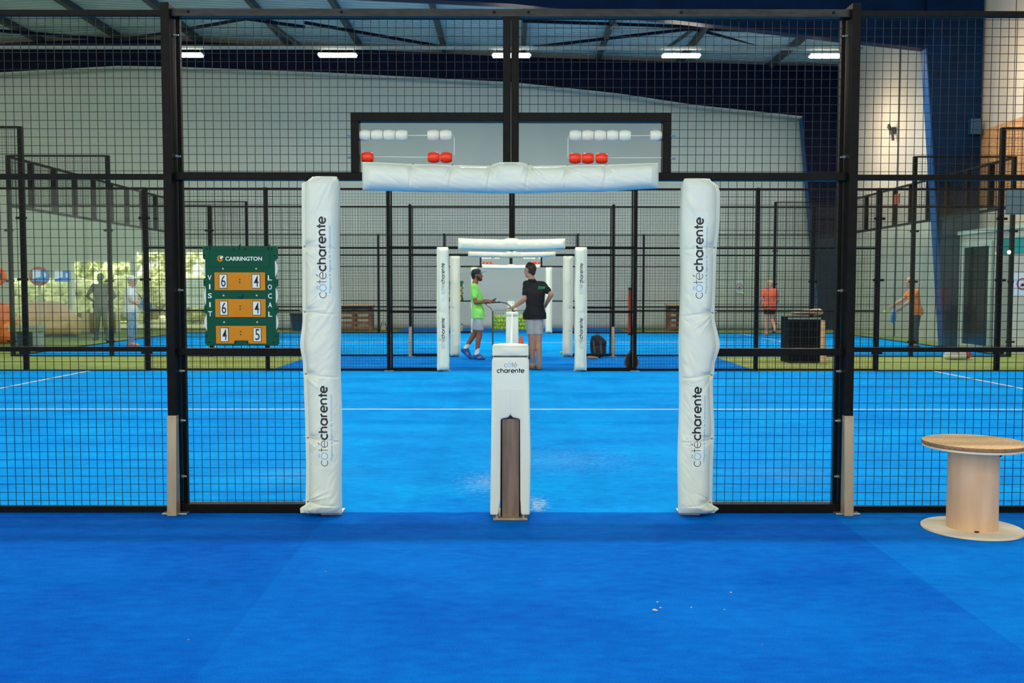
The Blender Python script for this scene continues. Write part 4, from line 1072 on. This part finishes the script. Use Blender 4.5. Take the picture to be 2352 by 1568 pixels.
    if st.get('shorts'):
        fr = st.get('leg', .72); P = [[(add(pel, (0, 0, .03)), (.100*bw, .135*bw, .02)), (add(pel, (0, 0, -.06)), (.110*bw, .145*bw, .05)), (g('hipL'), .088*bw), (g('hipR'), .088*bw)]]
        for s in ('L', 'R'):
            if fr <= 1: e_ = lerp(g('hip'+s), g('kn'+s), fr); P.append([(g('hip'+s), .092*bw), (e_, (.088, .085, .015))])
            else:
                P.append([(g('hip'+s), .095*bw), (g('kn'+s), .066)]); P.append([(g('kn'+s), .066), (lerp(g('kn'+s), g('an'+s), fr-1), .050)])
        blob(st.get('shorts_name', 'shorts'), P, st['shorts'], t, voxel, 3, .005, 9)
    for s in ('L', 'R'):
        an, to, he = g('an'+s), g('to'+s), g('he'+s)
        if st.get('socks'): blob('sock', [[(lerp(an, g('kn'+s), .26), .044), (an, .042)], [(an, .042), (he, .034)]], st['socks'], t, voxel, 2)
        up_ = Vector((0, 0, 1)); shoe = blob('shoe', [[(add(he, (0, 0, .012)), .041), (lerp(he, to, .5), (.04, .042, .036)), (add(an, (0, 0, -.02)), .043)], [(add(an, (.012, 0, -.018)), .043), (to, .036)], [(add(he, (0, 0, -.0)), .036), (add(to, (0.005, 0, -.002)), (.042, .044, .026))]], st.get('shoes', 'shoe_blue'), t, voxel*.8, 2)
        if st.get('stripe'):
            for k in range(3):
                mid = lerp(he, to, .35+.12*k); mb = MB(); sd_ = -.046; mb.bar(add(mid, (0, sd_, -.01)), add(mid, (.03, sd_+.004, .035)), .008, .004); mb.build('shoe_stripe', 'card_white', shoe)
        if st.get('soled'):
            blob('sole', [[(add(he, (-.01, 0, -.028)), (.04, .04, .01)), (add(to, (.01, 0, -.018)), (.042, .045, .01))]], 'sole', shoe, .006, 1)
    hr = st.get('hair')
    if hr:
        P = [[(hp(-.028, 0, .045), .086), (hp(.012, 0, .062), .074)], [(hp(-.045, 0, .03), .070), (hp(-.05, 0, -.035), .048)]]
        if st.get('quiff'): P += [[(hp(.0, 0, .10), .052), (hp(.055, 0, .085), .032)], [(hp(-.04, 0, .08), .06), (hp(.0, .02, .105), .045)], [(hp(-.02, .065, .02), .02), (hp(-.03, .06, -.03), .018)], [(hp(-.02, -.065, .02), .02), (hp(-.03, -.06, -.03), .018)]]
        if st.get('long'): P += [[(hp(-.03, 0, .03), .085), (hp(-.045, 0, -.10), .062)]]
        blob('hair', P, hr, t, voxel*.8, 2, .005, 4)
    if st.get('beard'): blob('beard', [[(hp(.068, 0, -.082), .030), (hp(.01, .045, -.05), .022), (hp(.01, -.045, -.05), .022)], [(hp(.09, .0, -.042), .012), (hp(.086, 0, -.075), .016)], [(hp(.005, .058, -.01), .02), (hp(.03, .048, -.055), .030)], [(hp(.005, -.058, -.01), .02), (hp(.03, -.048, -.055), .030)]], st['beard'], t, .006, 2)
    if st.get('cap'):
        cp = blob('cap', [[(hp(-.012, 0, .065), (.098, .09, .066)), (hp(-.012, 0, .04), (.102, .094, .03))]], st['cap'], t, .006, 2)
        blob('cap_brim', [[(hp(.07, .05, .055), (.02, .02, .006)), (hp(.07, -.05, .055), (.02, .02, .006)), (hp(.155, .02, .078), (.02, .02, .006)), (hp(.155, -.02, .078), (.02, .02, .006))]], st.get('brim', st['cap']), cp, .005, 1)
    return t
def stand(h=1.75, **kw):
    k = h/1.75
    J = {'pel': (0, 0, .94), 'chest': (.0, 0, 1.24), 'neck': (.0, 0, 1.48), 'head': (.02, 0, 1.62),
         'shL': (0, .175, 1.41), 'shR': (0, -.175, 1.41), 'elL': (-.02, .23, 1.12), 'elR': (-.02, -.23, 1.12), 'wrL': (.04, .24, .88), 'wrR': (.04, -.24, .88),
         'hipL': (0, .085, .90), 'hipR': (0, -.085, .90), 'knL': (.02, .09, .49), 'knR': (.02, -.09, .49), 'anL': (-.01, .09, .10), 'anR': (-.01, -.09, .10)}
    J.update(kw)
    for s in ('L', 'R'):
        a = J['an'+s]
        if 'he'+s not in J: J['he'+s] = (a[0]-.05, a[1], max(.035, a[2]-.06))
        if 'to'+s not in J: J['to'+s] = (a[0]+.15, a[1]+(.01 if s == 'L' else -.01), max(.03, a[2]-.068))
    return {q: (tuple(c*k for c in v) if isinstance(v, tuple) and not q.startswith(('hd', 'hu', 'look')) else v) for q, v in J.items()}

# man in neon shirt, facing right, mid-step, one hand on the trolley
J = stand(1.74, pel=(.02, 0, .93), chest=(-.01, 0, 1.22), neck=(-.02, 0, 1.465), head=(.0, 0, 1.615), shL=(-.05, .17, 1.40), shR=(-.06, -.17, 1.40),
          elR=(-.02, -.20, 1.10), wrR=(.20, -.13, 1.115), elL=(.03, .2, 1.12), wrL=(.24, .09, 1.13), hdR=(.9, .2, .12), huR=(.1, -.2, 1), hdL=(1, -.1, .05), huL=(0, .2, 1), curlR=.7, curlL=.9,
          hipL=(.02, .08, .89), hipR=(.01, -.08, .89), knR=(.055, -.085, .49), anR=(.0, -.09, .115), knL=(-.04, .09, .50), anL=(-.215, .09, .215),
          heL=(-.275, .09, .165), toL=(-.13, .095, .035), heR=(-.05, -.09, .045), toR=(.125, -.1, .035), hem=(.02, 0, .80))
person('person in neon green t-shirt, grey shorts and dark cap standing by the ball trolley', (-.665, 18.40, 0), 0.0, J,
       dict(skin='skin_tan', shirt='neon', shorts='cloth_grey', socks='cloth_white', shoes='shoe_blue', beard='hair_dark', cap='cap_navy', brim='leggings', hair='hair_dark', sleeve=.62, stripe=True, leg=.78, fold=.008, bw=.92, hemx=1.08), voxel=.007)
# phone in his hand
mb = MB(); mb.box(-.04, .04, -.035, .035, -.005, .005); ph = simple('phone', mb, 'cap_navy', 'dark phone held in the hand of the person in neon green', 'phone', bevel=.002); ph.location = (-.665+.335, 18.40-.10, 1.15); ph.rotation_euler = (.3, -.5, 0)

# man in black polo, back to the camera (x forward = world +Y)
def W(px, py, Y, root, rz):   # world point from the photo expressed in a person's own frame
    p = at(px, py, Y) - Vector(root); return tuple(Matrix.Rotation(-rz, 3, 'Z') @ p)
rt = (.40, 16.16, 0); rz = PI/2 - .12
q = lambda px, py, dy=0.0: W(px, py, rt[1]+dy, rt, rz)
J = stand(1.78, look=(.45, .9, 0))
k = {'pel': q(1228, 722), 'chest': q(1229, 679), 'neck': q(1220, 641), 'head': q(1217.5, 622), 'shL': q(1210, 652, .03), 'shR': q(1246, 654, .0), 'elL': q(1206, 686, -.02), 'wrL': q(1179, 706, -.22), 'elR': q(1266, 676, -.05), 'wrR': q(1252, 704, .14),
     'hipL': q(1219, 729, .0), 'hipR': q(1236, 729, 0), 'knL': q(1222, 786, 0), 'knR': q(1237, 786, 0), 'anL': q(1224, 834, .06), 'anR': q(1239, 837, -.04), 'hem': q(1228, 732)}
k['heL'] = add(k['anL'], (-.055, .0, 0)); k['toL'] = add(k['anL'], (.13, .08, 0)); k['heR'] = add(k['anR'], (-.055, .0, 0)); k['toR'] = add(k['anR'], (.14, .05, 0))
for s in ('L', 'R'):
    k['he'+s] = (k['he'+s][0], k['he'+s][1], .045); k['to'+s] = (k['to'+s][0], k['to'+s][1], .04); k['an'+s] = (k['an'+s][0], k['an'+s][1], .10)
k['hdL'] = (-.35, 1.0, -.15); k['huL'] = (0, 0.1, 1); k['curlL'] = .15; k['hdR'] = (.6, .8, -.1); k['huR'] = (-1, -.2, .3); k['curlR'] = .3
J.update(k)
person('person in black polo shirt and light shorts leaning a hand on a white net post', rt, rz, J,
       dict(skin='skin_fair', shirt='cloth_black', shorts='cloth_beige', shoes='shoe_beige', hair='hair_brown', quiff=True, collar=True, sleeve=.62, leg=.66, soled=True, print=('STAFF', (-.10, k['chest'][2]+.135), .115, .045, 'print_green'), fold=.006, bw=1.0), voxel=.007)

# players further off, and a figure standing in for a reflection
J = stand(1.66, elR=(.05, -.22, 1.13), wrR=(.24, -.12, 1.02), elL=(.05, .2, 1.13), wrL=(.26, .0, 1.04), knL=(.05, .09, .49), anL=(-.02, .09, .1), head=(.05, 0, 1.61))
person('person in white t-shirt and cap with grey leggings inside the far court at left', (-8.80, 22.3, 0), .1, J, dict(skin='skin_fair', shirt='cloth_white', shorts='leggings', shorts_name='leggings', leg=1.9, shoes='shoe_pink', cap='cloth_white', hair='hair_grey'), voxel=.011)
J = stand(1.75, elR=(-.02, -.36, 1.15), wrR=(.03, -.17, 1.0), elL=(-.02, .36, 1.15), wrL=(.03, .17, 1.0), anL=(0, .13, .1), anR=(0, -.13, .1))
person('person in dark olive clothes with both hands on hips outside the left glass wall', (-10.75, 25.3, 0), -1.5, J, dict(skin='cloth_olive', shirt='cloth_olive', shorts='cloth_olive', shorts_name='trousers', leg=1.9, shoes='cloth_olive', hair='cloth_olive', bw=1.1), voxel=.011)  # reflection in the glass built as a figure, its dark silhouette put into colour
J = stand(1.62, elR=(.05, -.26, 1.12), wrR=(.25, -.30, 1.02), elL=(.0, .26, 1.15), wrL=(.10, .34, .93), knR=(.06, -.10, .49), anR=(-.12, -.14, .22), hem=(0, 0, .82))
person('person in coral t-shirt and dark shorts seen from behind in the far court', (7.52, 28.0, 0), PI/2, J, dict(skin='skin_fair', shirt='cloth_coral', shorts='cloth_black', shoes='shoe_pink', hair='hair_blond', leg=.55, bw=1.08), voxel=.012)
J = stand(1.66, chest=(.05, 0, 1.20), neck=(.09, 0, 1.43), head=(.13, 0, 1.57), shL=(.06, .17, 1.36), shR=(.06, -.17, 1.36), elR=(.24, -.22, 1.16), wrR=(.44, -.2, 1.05), elL=(.2, .16, 1.15), wrL=(.36, .1, 1.0), hdR=(.7, 0, -.7), pel=(-.02, 0, .93))
person('person in orange top and dark trousers reaching a racket towards a ball', (9.02, 21.5, 0), PI, J, dict(skin='skin_fair', shirt='cloth_orange', shorts='trousers_teal', shorts_name='trousers', leg=1.85, shoes='racket_black', hair='hair_blond', long=True, sleeve=.5), voxel=.011)

# ================================================================== SMALL THINGS
def racket(label, centre, R_, face_mat, rim_mat, rot, hl=.16):
    t = thing('padel_racket', label, 'racket', centre); t.rotation_euler = rot; ORG[t.name] = (0, 0, 0)
    mb = MB(); n = 36; P = [(.118*math.cos(2*PI*i/n), .13*math.sin(2*PI*i/n)+.0 - (.03 if math.sin(2*PI*i/n) < -.6 else 0)) for i in range(n)]
    mb.poly([(x, z) for x, z in P], -.017, .017); mb.build('rim', rim_mat, t, bevel=.004)
    mb = MB(); mb.poly([(x*.86, z*.86) for x, z in P], -.0185, .0185); mb.build('face', face_mat, t)
    mb = MB(); mb.bar((-.05, 0, -.11), (-.012, 0, -.2), .02, .02); mb.bar((.05, 0, -.11), (.012, 0, -.2), .02, .02); mb.build('bridge', rim_mat, t)
    mb = MB(); mb.tube([(0, 0, -.18), (0, 0, -.19-hl)], .016, 10); mb.build('handle', 'racket_black', t, smooth=True)
    mb = MB(); mb.tube([(0, 0, -.19-hl), (.02, -.02, -.25-hl), (.03, -.02, -.32-hl)], .006, 6); mb.build('wrist_strap', 'racket_black', t)
    return t
c_ = at(1450, 831, 16.0)
racket('dark red padel racket standing head down against the second fence line', (c_.x, 15.98, .135), 1, 'racket_black', 'racket_red', (math.radians(176), 0, math.radians(4)))
racket('blue padel racket held low by the person in orange', tuple(at(2052, 728, 21.35)), 1, 'racket_blue', 'racket_blue', (0, math.radians(190), .8), .12)
racket('blue padel racket held by the person in white', (-8.42, 22.25, .95), 1, 'racket_blue', 'racket_blue', (0, math.radians(150), .3), .12)
# red fabric tube
p0, p1 = at(1446.5, 768, 16.0), at(1446.5, 662, 16.0)
t = thing('ball_tube', 'tall red ball pick-up tube fixed beside a post of the second fence', 'ball tube', (p0.x, 16.0, p0.z))
mb = MB(); mb.tube([(p0.x, 16.0, p0.z+.02), (p0.x, 16.0, p1.z-.03)], .028, 14); mb.build('sleeve', 'red_fabric', t, smooth=True)
for z in (p0.z, p1.z-.02):
    mb = MB(); mb.tube([(p0.x, 16.0, z-.01), (p0.x, 16.0, z+.035)], .031, 14); mb.build('end_cap', 'racket_black', t, smooth=True)
# backpack
def backpack():
    c = (1.70, 18.9, 0); t = thing('backpack', 'black backpack with grey straps standing before the third fence', 'backpack', c)
    blob('bag_body', [[((1.70, 18.9, .05), (.15, .10, .04)), ((1.70, 18.9, .30), (.165, .11, .1)), ((1.67, 18.9, .40), (.11, .09, .05))]], 'bag_black', t, .01, 3, .006)
    blob('front_pocket', [[((1.70, 18.79, .09), (.12, .03, .04)), ((1.70, 18.79, .2), (.11, .03, .05))]], 'bag_black', t, .01, 2)
    for x in (1.61, 1.74):
        mb = MB(); mb.tube([(x, 18.82, .42), (x-.01, 18.77, .33), (x, 18.77, .2), (x+.01, 18.77, .1)], .017, 8); mb.build('strap', 'bag_strap', t, smooth=True)
    mb = MB(); mb.tube([(1.64, 18.9, .44), (1.66, 18.9, .475), (1.70, 18.9, .475), (1.72, 18.9, .44)], .008, 8); mb.build('grab_loop', 'bag_strap', t)
backpack()
sh_ = at(1352, 820, 18.7); t = blob('shoe', [[((0, 0, .03), (.05, .035, .03)), ((.13, 0, .025), (.05, .04, .02))]], 'shoe_beige', None, .008, 2); t.location = (1.50, 18.55, 0); tag(t, 'beige shoe lying at the foot of the black backpack', 'shoe')
# ball trolley
def trolley():
    cx, cy = .02, 18.78; x0, x1, y0, y1 = -.37, .34, 18.52, 19.02; zb, zt_ = .56, .93
    t = thing('ball_trolley', 'green metal ball trolley filled with tennis balls between the two men', 'ball trolley', (cx, cy, 0)); t['label'] = 'metal ball basket trolley full of yellow balls behind the white net post'
    mb = MB()
    for z in (zb, zt_): mb.tube([(x0, y0, z), (x1, y0, z), (x1, y1, z), (x0, y1, z), (x0, y0, z)], .006, 6)
    mb.build('basket_frame', 'cart_metal', t)
    mb = MB(); n = 14
    for i in range(1, n):
        x = x0+(x1-x0)*i/n
        for y in (y0, y1): mb.bar((x, y, zb), (x, y, zt_), .003)
        mb.bar((x, y0, zb), (x, y1, zb), .003)
    for i in range(1, 9):
        y = y0+(y1-y0)*i/9
        for x in (x0, x1): mb.bar((x, y, zb), (x, y, zt_), .003)
        mb.bar((x0, y, zb), (x1, y, zb), .003)
    for i in range(1, 7):
        z = zb+(zt_-zb)*i/7
        for y in (y0, y1): mb.bar((x0, y, z), (x1, y, z), .003)
        for x in (x0, x1): mb.bar((x, y0, z), (x, y1, z), .003)
    mb.build('basket_wire', 'cart_metal', t, fix=False)
    for x, y in ((x0, y0), (x1, y0), (x1, y1), (x0, y1)):
        mb = MB(); mb.tube([(x, y, .05), (x, y, zt_)], .011, 8); leg = mb.build('leg', 'cart_green', t, smooth=True)
        mb = MB(); mb.disc((x, y, .034), .034, .022, 'X', 16); mb.build('caster', 'racket_black', leg, smooth=True)
    for s, y in ((0, y0), (1, y1)):
        pass
    mb = MB(); mb.tube([(x0, y0, zt_), (x0-.05, y0, 1.0), (x0-.16, y0+.02, 1.08)], .010, 8); mb.build('handle', 'cart_metal', t, smooth=True); mb = MB(); mb.tube([(x0+.40, y0, zt_), (x0+.36, y0, 1.0), (x0+.27, y0, 1.075), (x0+.15, y0, 1.10)], .012, 8); mb.build('handle', 'cart_metal', t, smooth=True)
    mb = MB(); mb.tube([(x0-.16, y0+.02, 1.08), (x0+.15, y0, 1.10)], .016, 8); mb.build('grip', 'racket_black', t, smooth=True)
    mb = MB(); mb.box(x0+.38, x0+.44, y0-.02, y0+.01, zb, zt_); mb.build('side_plate', 'racket_black', t)
    rr = random.Random(5); me = None; placed = []
    xs = [x0+.045+.0665*i for i in range(10)]; ys = [y0+.045+.0665*i for i in range(7)]
    for lz in range(4):
        for i, x in enumerate(xs):
            for j, y in enumerate(ys):
                if lz < 3 and j > 1: continue         # only the balls the photo shows: front rows and the top layer
                z = zb+.036+.0665*lz + (rr.uniform(-.01, .02) if lz == 3 else 0)
                if lz == 3 and rr.random() < .25: continue
                if me is None:
                    mb = MB(); mb.ball((0, 0, 0), .033, 12, 8); o = mb.build('tennis_ball', 'ball', None, smooth=True); me = o
                else:
                    o = me.copy(); C.objects.link(o)
                o.location = (min(x1-.04, x+(.033 if (lz+j) % 2 else 0)+rr.uniform(-.002, .002)), y+rr.uniform(-.012, .012), z+rr.uniform(-.006, .006)); tag(o, 'yellow green tennis ball in the basket of the ball trolley', 'ball', 'tennis balls in the trolley basket')
    return me
ball0 = trolley()
for (px, py, Y, lab) in ((1290, 811, 19.9, 'tennis ball lying on the floor beside the right white pad of the third opening'), (1707, 673, 27.0, 'tennis ball in the air left of the person in coral'), (2033, 716, 21.6, 'tennis ball in the air before the person in orange')):
    o = ball0.copy(); C.objects.link(o); p = at(px, py, Y)
    if Y == 19.9: p = Vector((at(1290, 811, 19.9).x, 19.9, .033))
    o.location = p; del o['group']; o['label'] = lab
t = thing('traffic_cone', 'orange training cone behind the white net post of the man in black', 'cone', (.175, 18.30, 0))
mb = MB(); mb.lathe([(.10, .02), (.07, .16), (.035, .42), (.02, .46)], (.175, 18.30, 0), 'Z', 20); mb.build('cone_body', 'cone_orange', t, smooth=True)
mb = MB(); mb.box(.055, .295, 18.18, 18.42, .0, .02); mb.build('cone_base', 'cone_orange', t, bevel=.004)
# bin
t = thing('waste_bin', 'dark blue waste bin standing by the back wall right of the scoreboard', 'bin', (-6.82, 30.7, 0))
mb = MB(); mb.lathe([(.15, 0), (.205, .50), (.215, .52), (.195, .52)], (-6.82, 30.7, 0), 'Z', 20); mb.build('bin_body', 'bin_blue', t, smooth=True)
mb = MB(); mb.lathe([(.225, .5), (.23, .56), (.2, .57)], (-6.82, 30.7, 0), 'Z', 20); mb.build('bin_rim', 'racket_black', t, smooth=True)
# pallet tables
def pallet_table(x0, x1, y, h, label, top=True):
    t = thing('pallet_table', label, 'table', ((x0+x1)/2, y, 0))
    mb = MB(); mb.box(x0, x1, y-.3, y+.3, h-.045, h); mb.build('table_top', 'pine', t, bevel=.005)
    mb = MB()
    for k in range(5):
        z = .06+k*.16; mb.box(x0+.04, x1-.04, y-.27, y-.25, z, z+.09)
    mb.build('front_slats', 'pallet_wood', t)
    for x in (x0+.1, (x0+x1)/2, x1-.1):
        mb = MB(); mb.box(x-.05, x+.05, y-.25, y+.25, 0, h-.045); mb.build('leg', 'pallet_wood', t)
    mb = MB(); mb.box(x0+.02, x1-.02, y-.28, y-.24, h-.16, h-.05); mb.build('apron', 'racket_black', t)
pallet_table(at(770, 750, 30.9).x, at(860, 750, 30.9).x, 30.9, .85, 'brown pallet wood bar table by the back wall, left one')
pallet_table(at(1528, 750, 31.2).x, at(1590, 750, 31.2).x, 31.2, .86, 'brown pallet wood bar table by the back wall, right one')
# bottle stand and bottle
t = thing('kit_bag', 'small pale sports bag lying beside the left pallet table', 'bag', (-4.05, 30.6, 0))
blob('bag_body', [[((-4.05, 30.6, .1), (.12, .1, .09)), ((-4.0, 30.6, .22), (.08, .08, .06))]], 'bag_white', t, .012, 2, .01)
mb = MB(); mb.tube([(-4.14, 30.5, .05), (-4.08, 30.45, .28), (-3.98, 30.45, .28), (-3.92, 30.5, .05)], .012, 8); mb.build('handle', 'racket_black', t, smooth=True)
b_ = at(1060, 752, 29.6); t = thing('water_bottle', 'small steel water bottle on the floor by the farthest left pad', 'bottle', (b_.x, 29.8, 0))
mb = MB(); mb.lathe([(.035, 0), (.037, .02), (.037, .18), (.018, .22), (.018, .24)], (b_.x, 29.8, 0), 'Z', 16); mb.build('bottle_body', 'zinc', t, smooth=True)
mb = MB(); mb.lathe([(.02, .24), (.02, .27), (.01, .275)], (b_.x, 29.8, 0), 'Z', 12); mb.build('bottle_cap', 'racket_black', t, smooth=True)
# crate bar with wooden top
t = thing('crate_bar', 'black fronted crate with plywood side and pale wooden top, between the courts', 'crate', (5.45, 17.8, 0))
x0, x1 = at(1812, 800, 17.6).x, at(1884, 800, 17.6).x
mb = MB(); mb.box(x0, x1, 17.6, 18.15, 0, .84); mb.build('box_front', 'crate_black', t, bevel=.008)
mb = MB(); mb.poly([(x1, 0), (x1+.13, 0), (x1+.085, .78), (x1, .78)], 17.62, 18.1); mb.build('side_panel', 'plywood', t)
mb = MB(); mb.box(x0-.02, x1+.0, 17.59, 17.61, .80, .83); mb.build('trim_bar', 'flange_grey', t)
blob('top_cushion', [[((x0+.22, 17.95, .91), (.09, .18, .035)), ((x1+.06, 17.95, .93), (.08, .2, .06))]], 'sofa_beige', t, .012, 3)
# towel bag at right
t = thing('sports_bag', 'white and red towel bundle with orange top on the green floor at right', 'bag', (8.6, 18.5, 0))
blob('bag_body', [[((8.42, 18.5, .07), (.10, .12, .07)), ((8.68, 18.5, .08), (.10, .12, .08))]], 'bag_white', t, .012, 3, .012)
blob('bag_end', [[((8.76, 18.5, .09), (.08, .12, .08)), ((8.78, 18.5, .1), (.07, .1, .08))]], 'sign_red', t, .012, 3, .008)
blob('towel', [[((8.50, 18.5, .19), (.10, .1, .03)), ((8.68, 18.5, .21), (.08, .09, .035))]], 'cloth_orange', t, .012, 3, .012)
# sofas at left
def sofa(cx, cy, w_, h, mat, label, rz=0):
    t = thing('sofa', label, 'sofa', (cx, cy, 0)); hw = w_/2
    blob('seat_base', [[((cx-hw+.12, cy, .24), (.12, .35, .22)), ((cx+hw-.12, cy, .24), (.12, .35, .22))]], mat, t, .02, 3)
    blob('back_cushion', [[((cx-hw+.2, cy+.3, .5), (.18, .16, .2)), ((cx+hw-.45, cy+.3, .5), (.2, .16, .2)), ((cx-.1, cy+.3, h-.15), (.5, .14, .15)), ((cx-hw+.3, cy+.3, h-.15), (.2, .14, .14))]], mat, t, .02, 3)
    for s in (-1, 1): blob('arm_rest', [[((cx+s*(hw-.1), cy-.1, .42), (.12, .36, .14)), ((cx+s*(hw-.1), cy-.1, .2), (.11, .34, .16))]], mat, t, .02, 3)
    return t
sofa(-13.15, 27.4, 1.85, .99, 'sofa_beige', 'rounded beige sofa outside the left glass wall')
sofa(-12.75, 23.6, 1.3, 1.02, 'sofa_orange', 'glossy orange brown sofa at the far left edge')
t = thing('side_table', 'low grey plastic table before the beige sofa at far left', 'table', (-11.2, 22.3, 0))
mb = MB(); mb.box(-11.55, -10.85, 22.1, 22.5, .36, .50); mb.build('table_top', 'plastic_grey', t, bevel=.02)
for x in (-11.45, -10.95):
    mb = MB(); mb.box(x-.06, x+.06, 22.15, 22.45, 0, .36); mb.build('leg', 'plastic_grey', t, bevel=.01)
mb = MB(); mb.box(-11.38, -11.02, 22.2, 22.45, .02, .34); mb.build('dark_crate', 'trousers_teal', t, bevel=.01)
a_, b_ = at(184, 760, 29.0), at(262, 760, 29.0)
t = thing('storage_bench', 'low cream panelled bench between the beige sofa and the doorways', 'bench', ((a_.x+b_.x)/2, 29.2, 0)); pm('cream', (0.72, 0.66, 0.42), 0.7)
mb = MB(); mb.box(a_.x, b_.x, 29.0, 29.5, 0.05, .58); mb.build('bench_body', 'cream', t, bevel=.01)
for k in (0.0, .36, 1.0):
    xx = a_.x+(b_.x-a_.x)*k; mb = MB(); mb.box(xx-.05, xx+.05, 28.95, 29.02, 0, .62); mb.build('leg', 'pallet_wood', t)
def ring(px, Y, R_, lab, mat):
    c = at(px, 634, Y); t = thing('ring_stand', lab, 'ring stand', (c.x, Y, 0)); mb = MB()
    mb.lathe([(R_*.72, -.05), (R_, -.05), (R_, .05), (R_*.72, .05)], (c.x, Y, c.z), 'Y', 32); mb.build('ring', mat, t, smooth=True)
    mb = MB(); mb.disc((c.x, Y, c.z), R_*.70, .13, 'Y', 28); mb.build('ring_core', 'racket_black', t)
    mb = MB(); mb.tube([(c.x, Y, 0), (c.x, Y, c.z-R_)], .03, 8); mb.build('stand_pole', 'plastic_grey', t, smooth=True)
ring(-10, 23.2, .235, 'bright orange ring with dark core at the far left edge of the view', 'cone_orange')
ring(90, 24.6, .24, 'dull red ring on a pole behind the small blue and white signs', 'sign_red')
def glass_sign(px0, px1, z0, z1, lab):
    ya = 10.07/(1176-px0)*2213; yb_ = 10.07/(1176-px1)*2213
    t = thing('court_sign', lab, 'sign', (-9.985, (ya+yb_)/2, (z0+z1)/2)); x = -9.985; m_ = ya+(yb_-ya)*.5
    mb = MB(); mb.box(x, x+.006, ya, yb_, z0, z1); mb.build('sign_panel', 'sign_white', t)
    mb = MB(); mb.box(x+.006, x+.009, m_, yb_, z0, z1); mb.add([(x+.0075, ya, z0), (x+.0075, m_, z0), (x+.0075, m_, z0+.10), (x+.0075, ya, z0+.05)], [(0, 1, 2, 3)]); mb.build('blue_field', 'sign_blue', t, fix=False)
    mb = MB(); mb.disc((x+.0105, (m_+yb_)/2, (z0+z1)/2+.02), .055, .002, 'X', 18); mb.build('round_emblem', 'sign_white', t)
glass_sign(70, 106, 1.50, 1.74, 'blue and white sign on the left glass wall, nearer the edge of the view')
glass_sign(121, 157, 1.50, 1.75, 'blue and white sign on the left glass wall, nearer the court corner'.replace('nearer the court corner', 'right of the other sign'))  # panel standing in for the first sign's reflection in the glass
# outside board
mb = MB(); mb.box(-12.2, -11.2, 36.0, 36.05, .65, 1.75); mb.box(-12.15, -12.1, 36.0, 36.05, -.03, .66); mb.box(-11.3, -11.25, 36.0, 36.05, -.03, .66); simple('notice_board', mb, 'sign_white', 'pale blue board standing outside behind the left doorway', 'board', bevel=.01)
# no-entry style signs
def round_sign(c, w_, h_, lab, ny=-1):
    t = thing('warning_sign', lab, 'sign', c); x, y, z = c
    mb = MB(); mb.box(x-w_/2, x+w_/2, y-.008, y+.008, z-h_/2, z+h_/2); mb.build('sign_panel', 'sign_white', t)
    mb = MB(); R_ = w_*.38; vs = []
    for i in range(33):
        a = 2*PI*i/32; vs += [(x+R_*math.cos(a), y-.011, z+R_*math.sin(a)), (x+R_*.78*math.cos(a), y-.011, z+R_*.78*math.sin(a))]
    mb.add(vs, [(2*i, 2*i+1, 2*i+3, 2*i+2) for i in range(32)]); mb.bar((x-R_*.65, y-.011, z-R_*.65), (x+R_*.65, y-.011, z+R_*.65), .02 if w_ < .4 else .025, .003); mb.build('prohibition_ring', 'sign_red', t, fix=False)
    mb = MB(); mb.lathe([(R_*.25, -.002), (R_*.25, .002)], (x, y-.010, z-R_*.15), 'Y', 12); mb.box(x-R_*.3, x+R_*.3, y-.012, y-.009, z-R_*.3, z-R_*.1); mb.build('pictogram', 'racket_black', t)
c_ = at(1699, 658, 32.9); round_sign((c_.x, 32.95, c_.z), .28, .46, 'white sign with red prohibition circle on the back wall')
c_ = at(2350, 652, 15.8); round_sign((c_.x, 15.83, c_.z), .26, .36, 'white sign with red prohibition circle at the far right edge')
# teal and grey boards beyond the right post
mb = MB(); mb.box(10.42, 10.448, 16.0, 20.6, 2.10, 2.42); simple('teal_board', mb, 'sign_teal', 'teal board beyond the glass at the right edge', 'board', bevel=.004)
a, b = at(2312, 492, 15.78), at(2390, 436, 15.78)
mb = MB(); mb.box(a.x, b.x, 15.79, 15.825, a.z, b.z); simple('grey_board', mb, 'sign_grey', 'dark grey panel high at the right edge under the mesh top', 'board', bevel=.004)
# pendant lamps
for px, py, Y in ((2318, 579, 19.0), (2067, 591, 20.6)):
    if px != 2318: continue
    p = at(px, py, Y); t = thing('pendant_lamp', 'small glowing bulb at the right edge behind the glass', 'lamp', tuple(p))
    mb = MB(); mb.ball(p, .035, 12, 8); mb.build('bulb', 'bulb_glow', t, smooth=True); mb = MB(); mb.tube([p+Vector((0, 0, .03)), Vector((p.x, p.y, roof_z(p.x)))], .008, 6); mb.build('cord', 'racket_black', t)
# bracket on side wall
p = Vector((10.94, 27.9, at(2030, 300, 27.9).z))
t = thing('wall_bracket', 'small dark bracket on the pale side wall beside its joint', 'bracket', tuple(p))
mb = MB(); mb.box(10.86, 10.98, 27.75, 27.95, p.z-.1, p.z+.08); mb.bar((10.86, 27.85, p.z), (10.78, 27.78, p.z+.16), .06); mb.bar((10.9, 27.85, p.z), (10.84, 28.0, p.z+.12), .06); mb.bar((10.88, 27.8, p.z), (10.9, 27.75, p.z-.3), .06); mb.build('bracket_body', 'purlin', t)
# orange fire-alarm like box on right end wall, plus electrical box on the near column
c_ = at(2074, 458, 25.0)
mb = MB(); mb.box(9.94, 9.97, 24.85, 25.15, c_.z-.12, c_.z+.14); simple('red_plate', mb, 'plate_red', 'small red brown plate on the mesh top of the right end wall', 'plate')
c_ = at(2230, 292, 22.6)
mb = MB(); mb.box(10.62, 10.88, 22.47, 22.635, c_.z-.18, c_.z+.18); simple('junction_box', mb, 'bin_blue', 'blue junction box on the edge of the near steel column', 'box', bevel=.01)
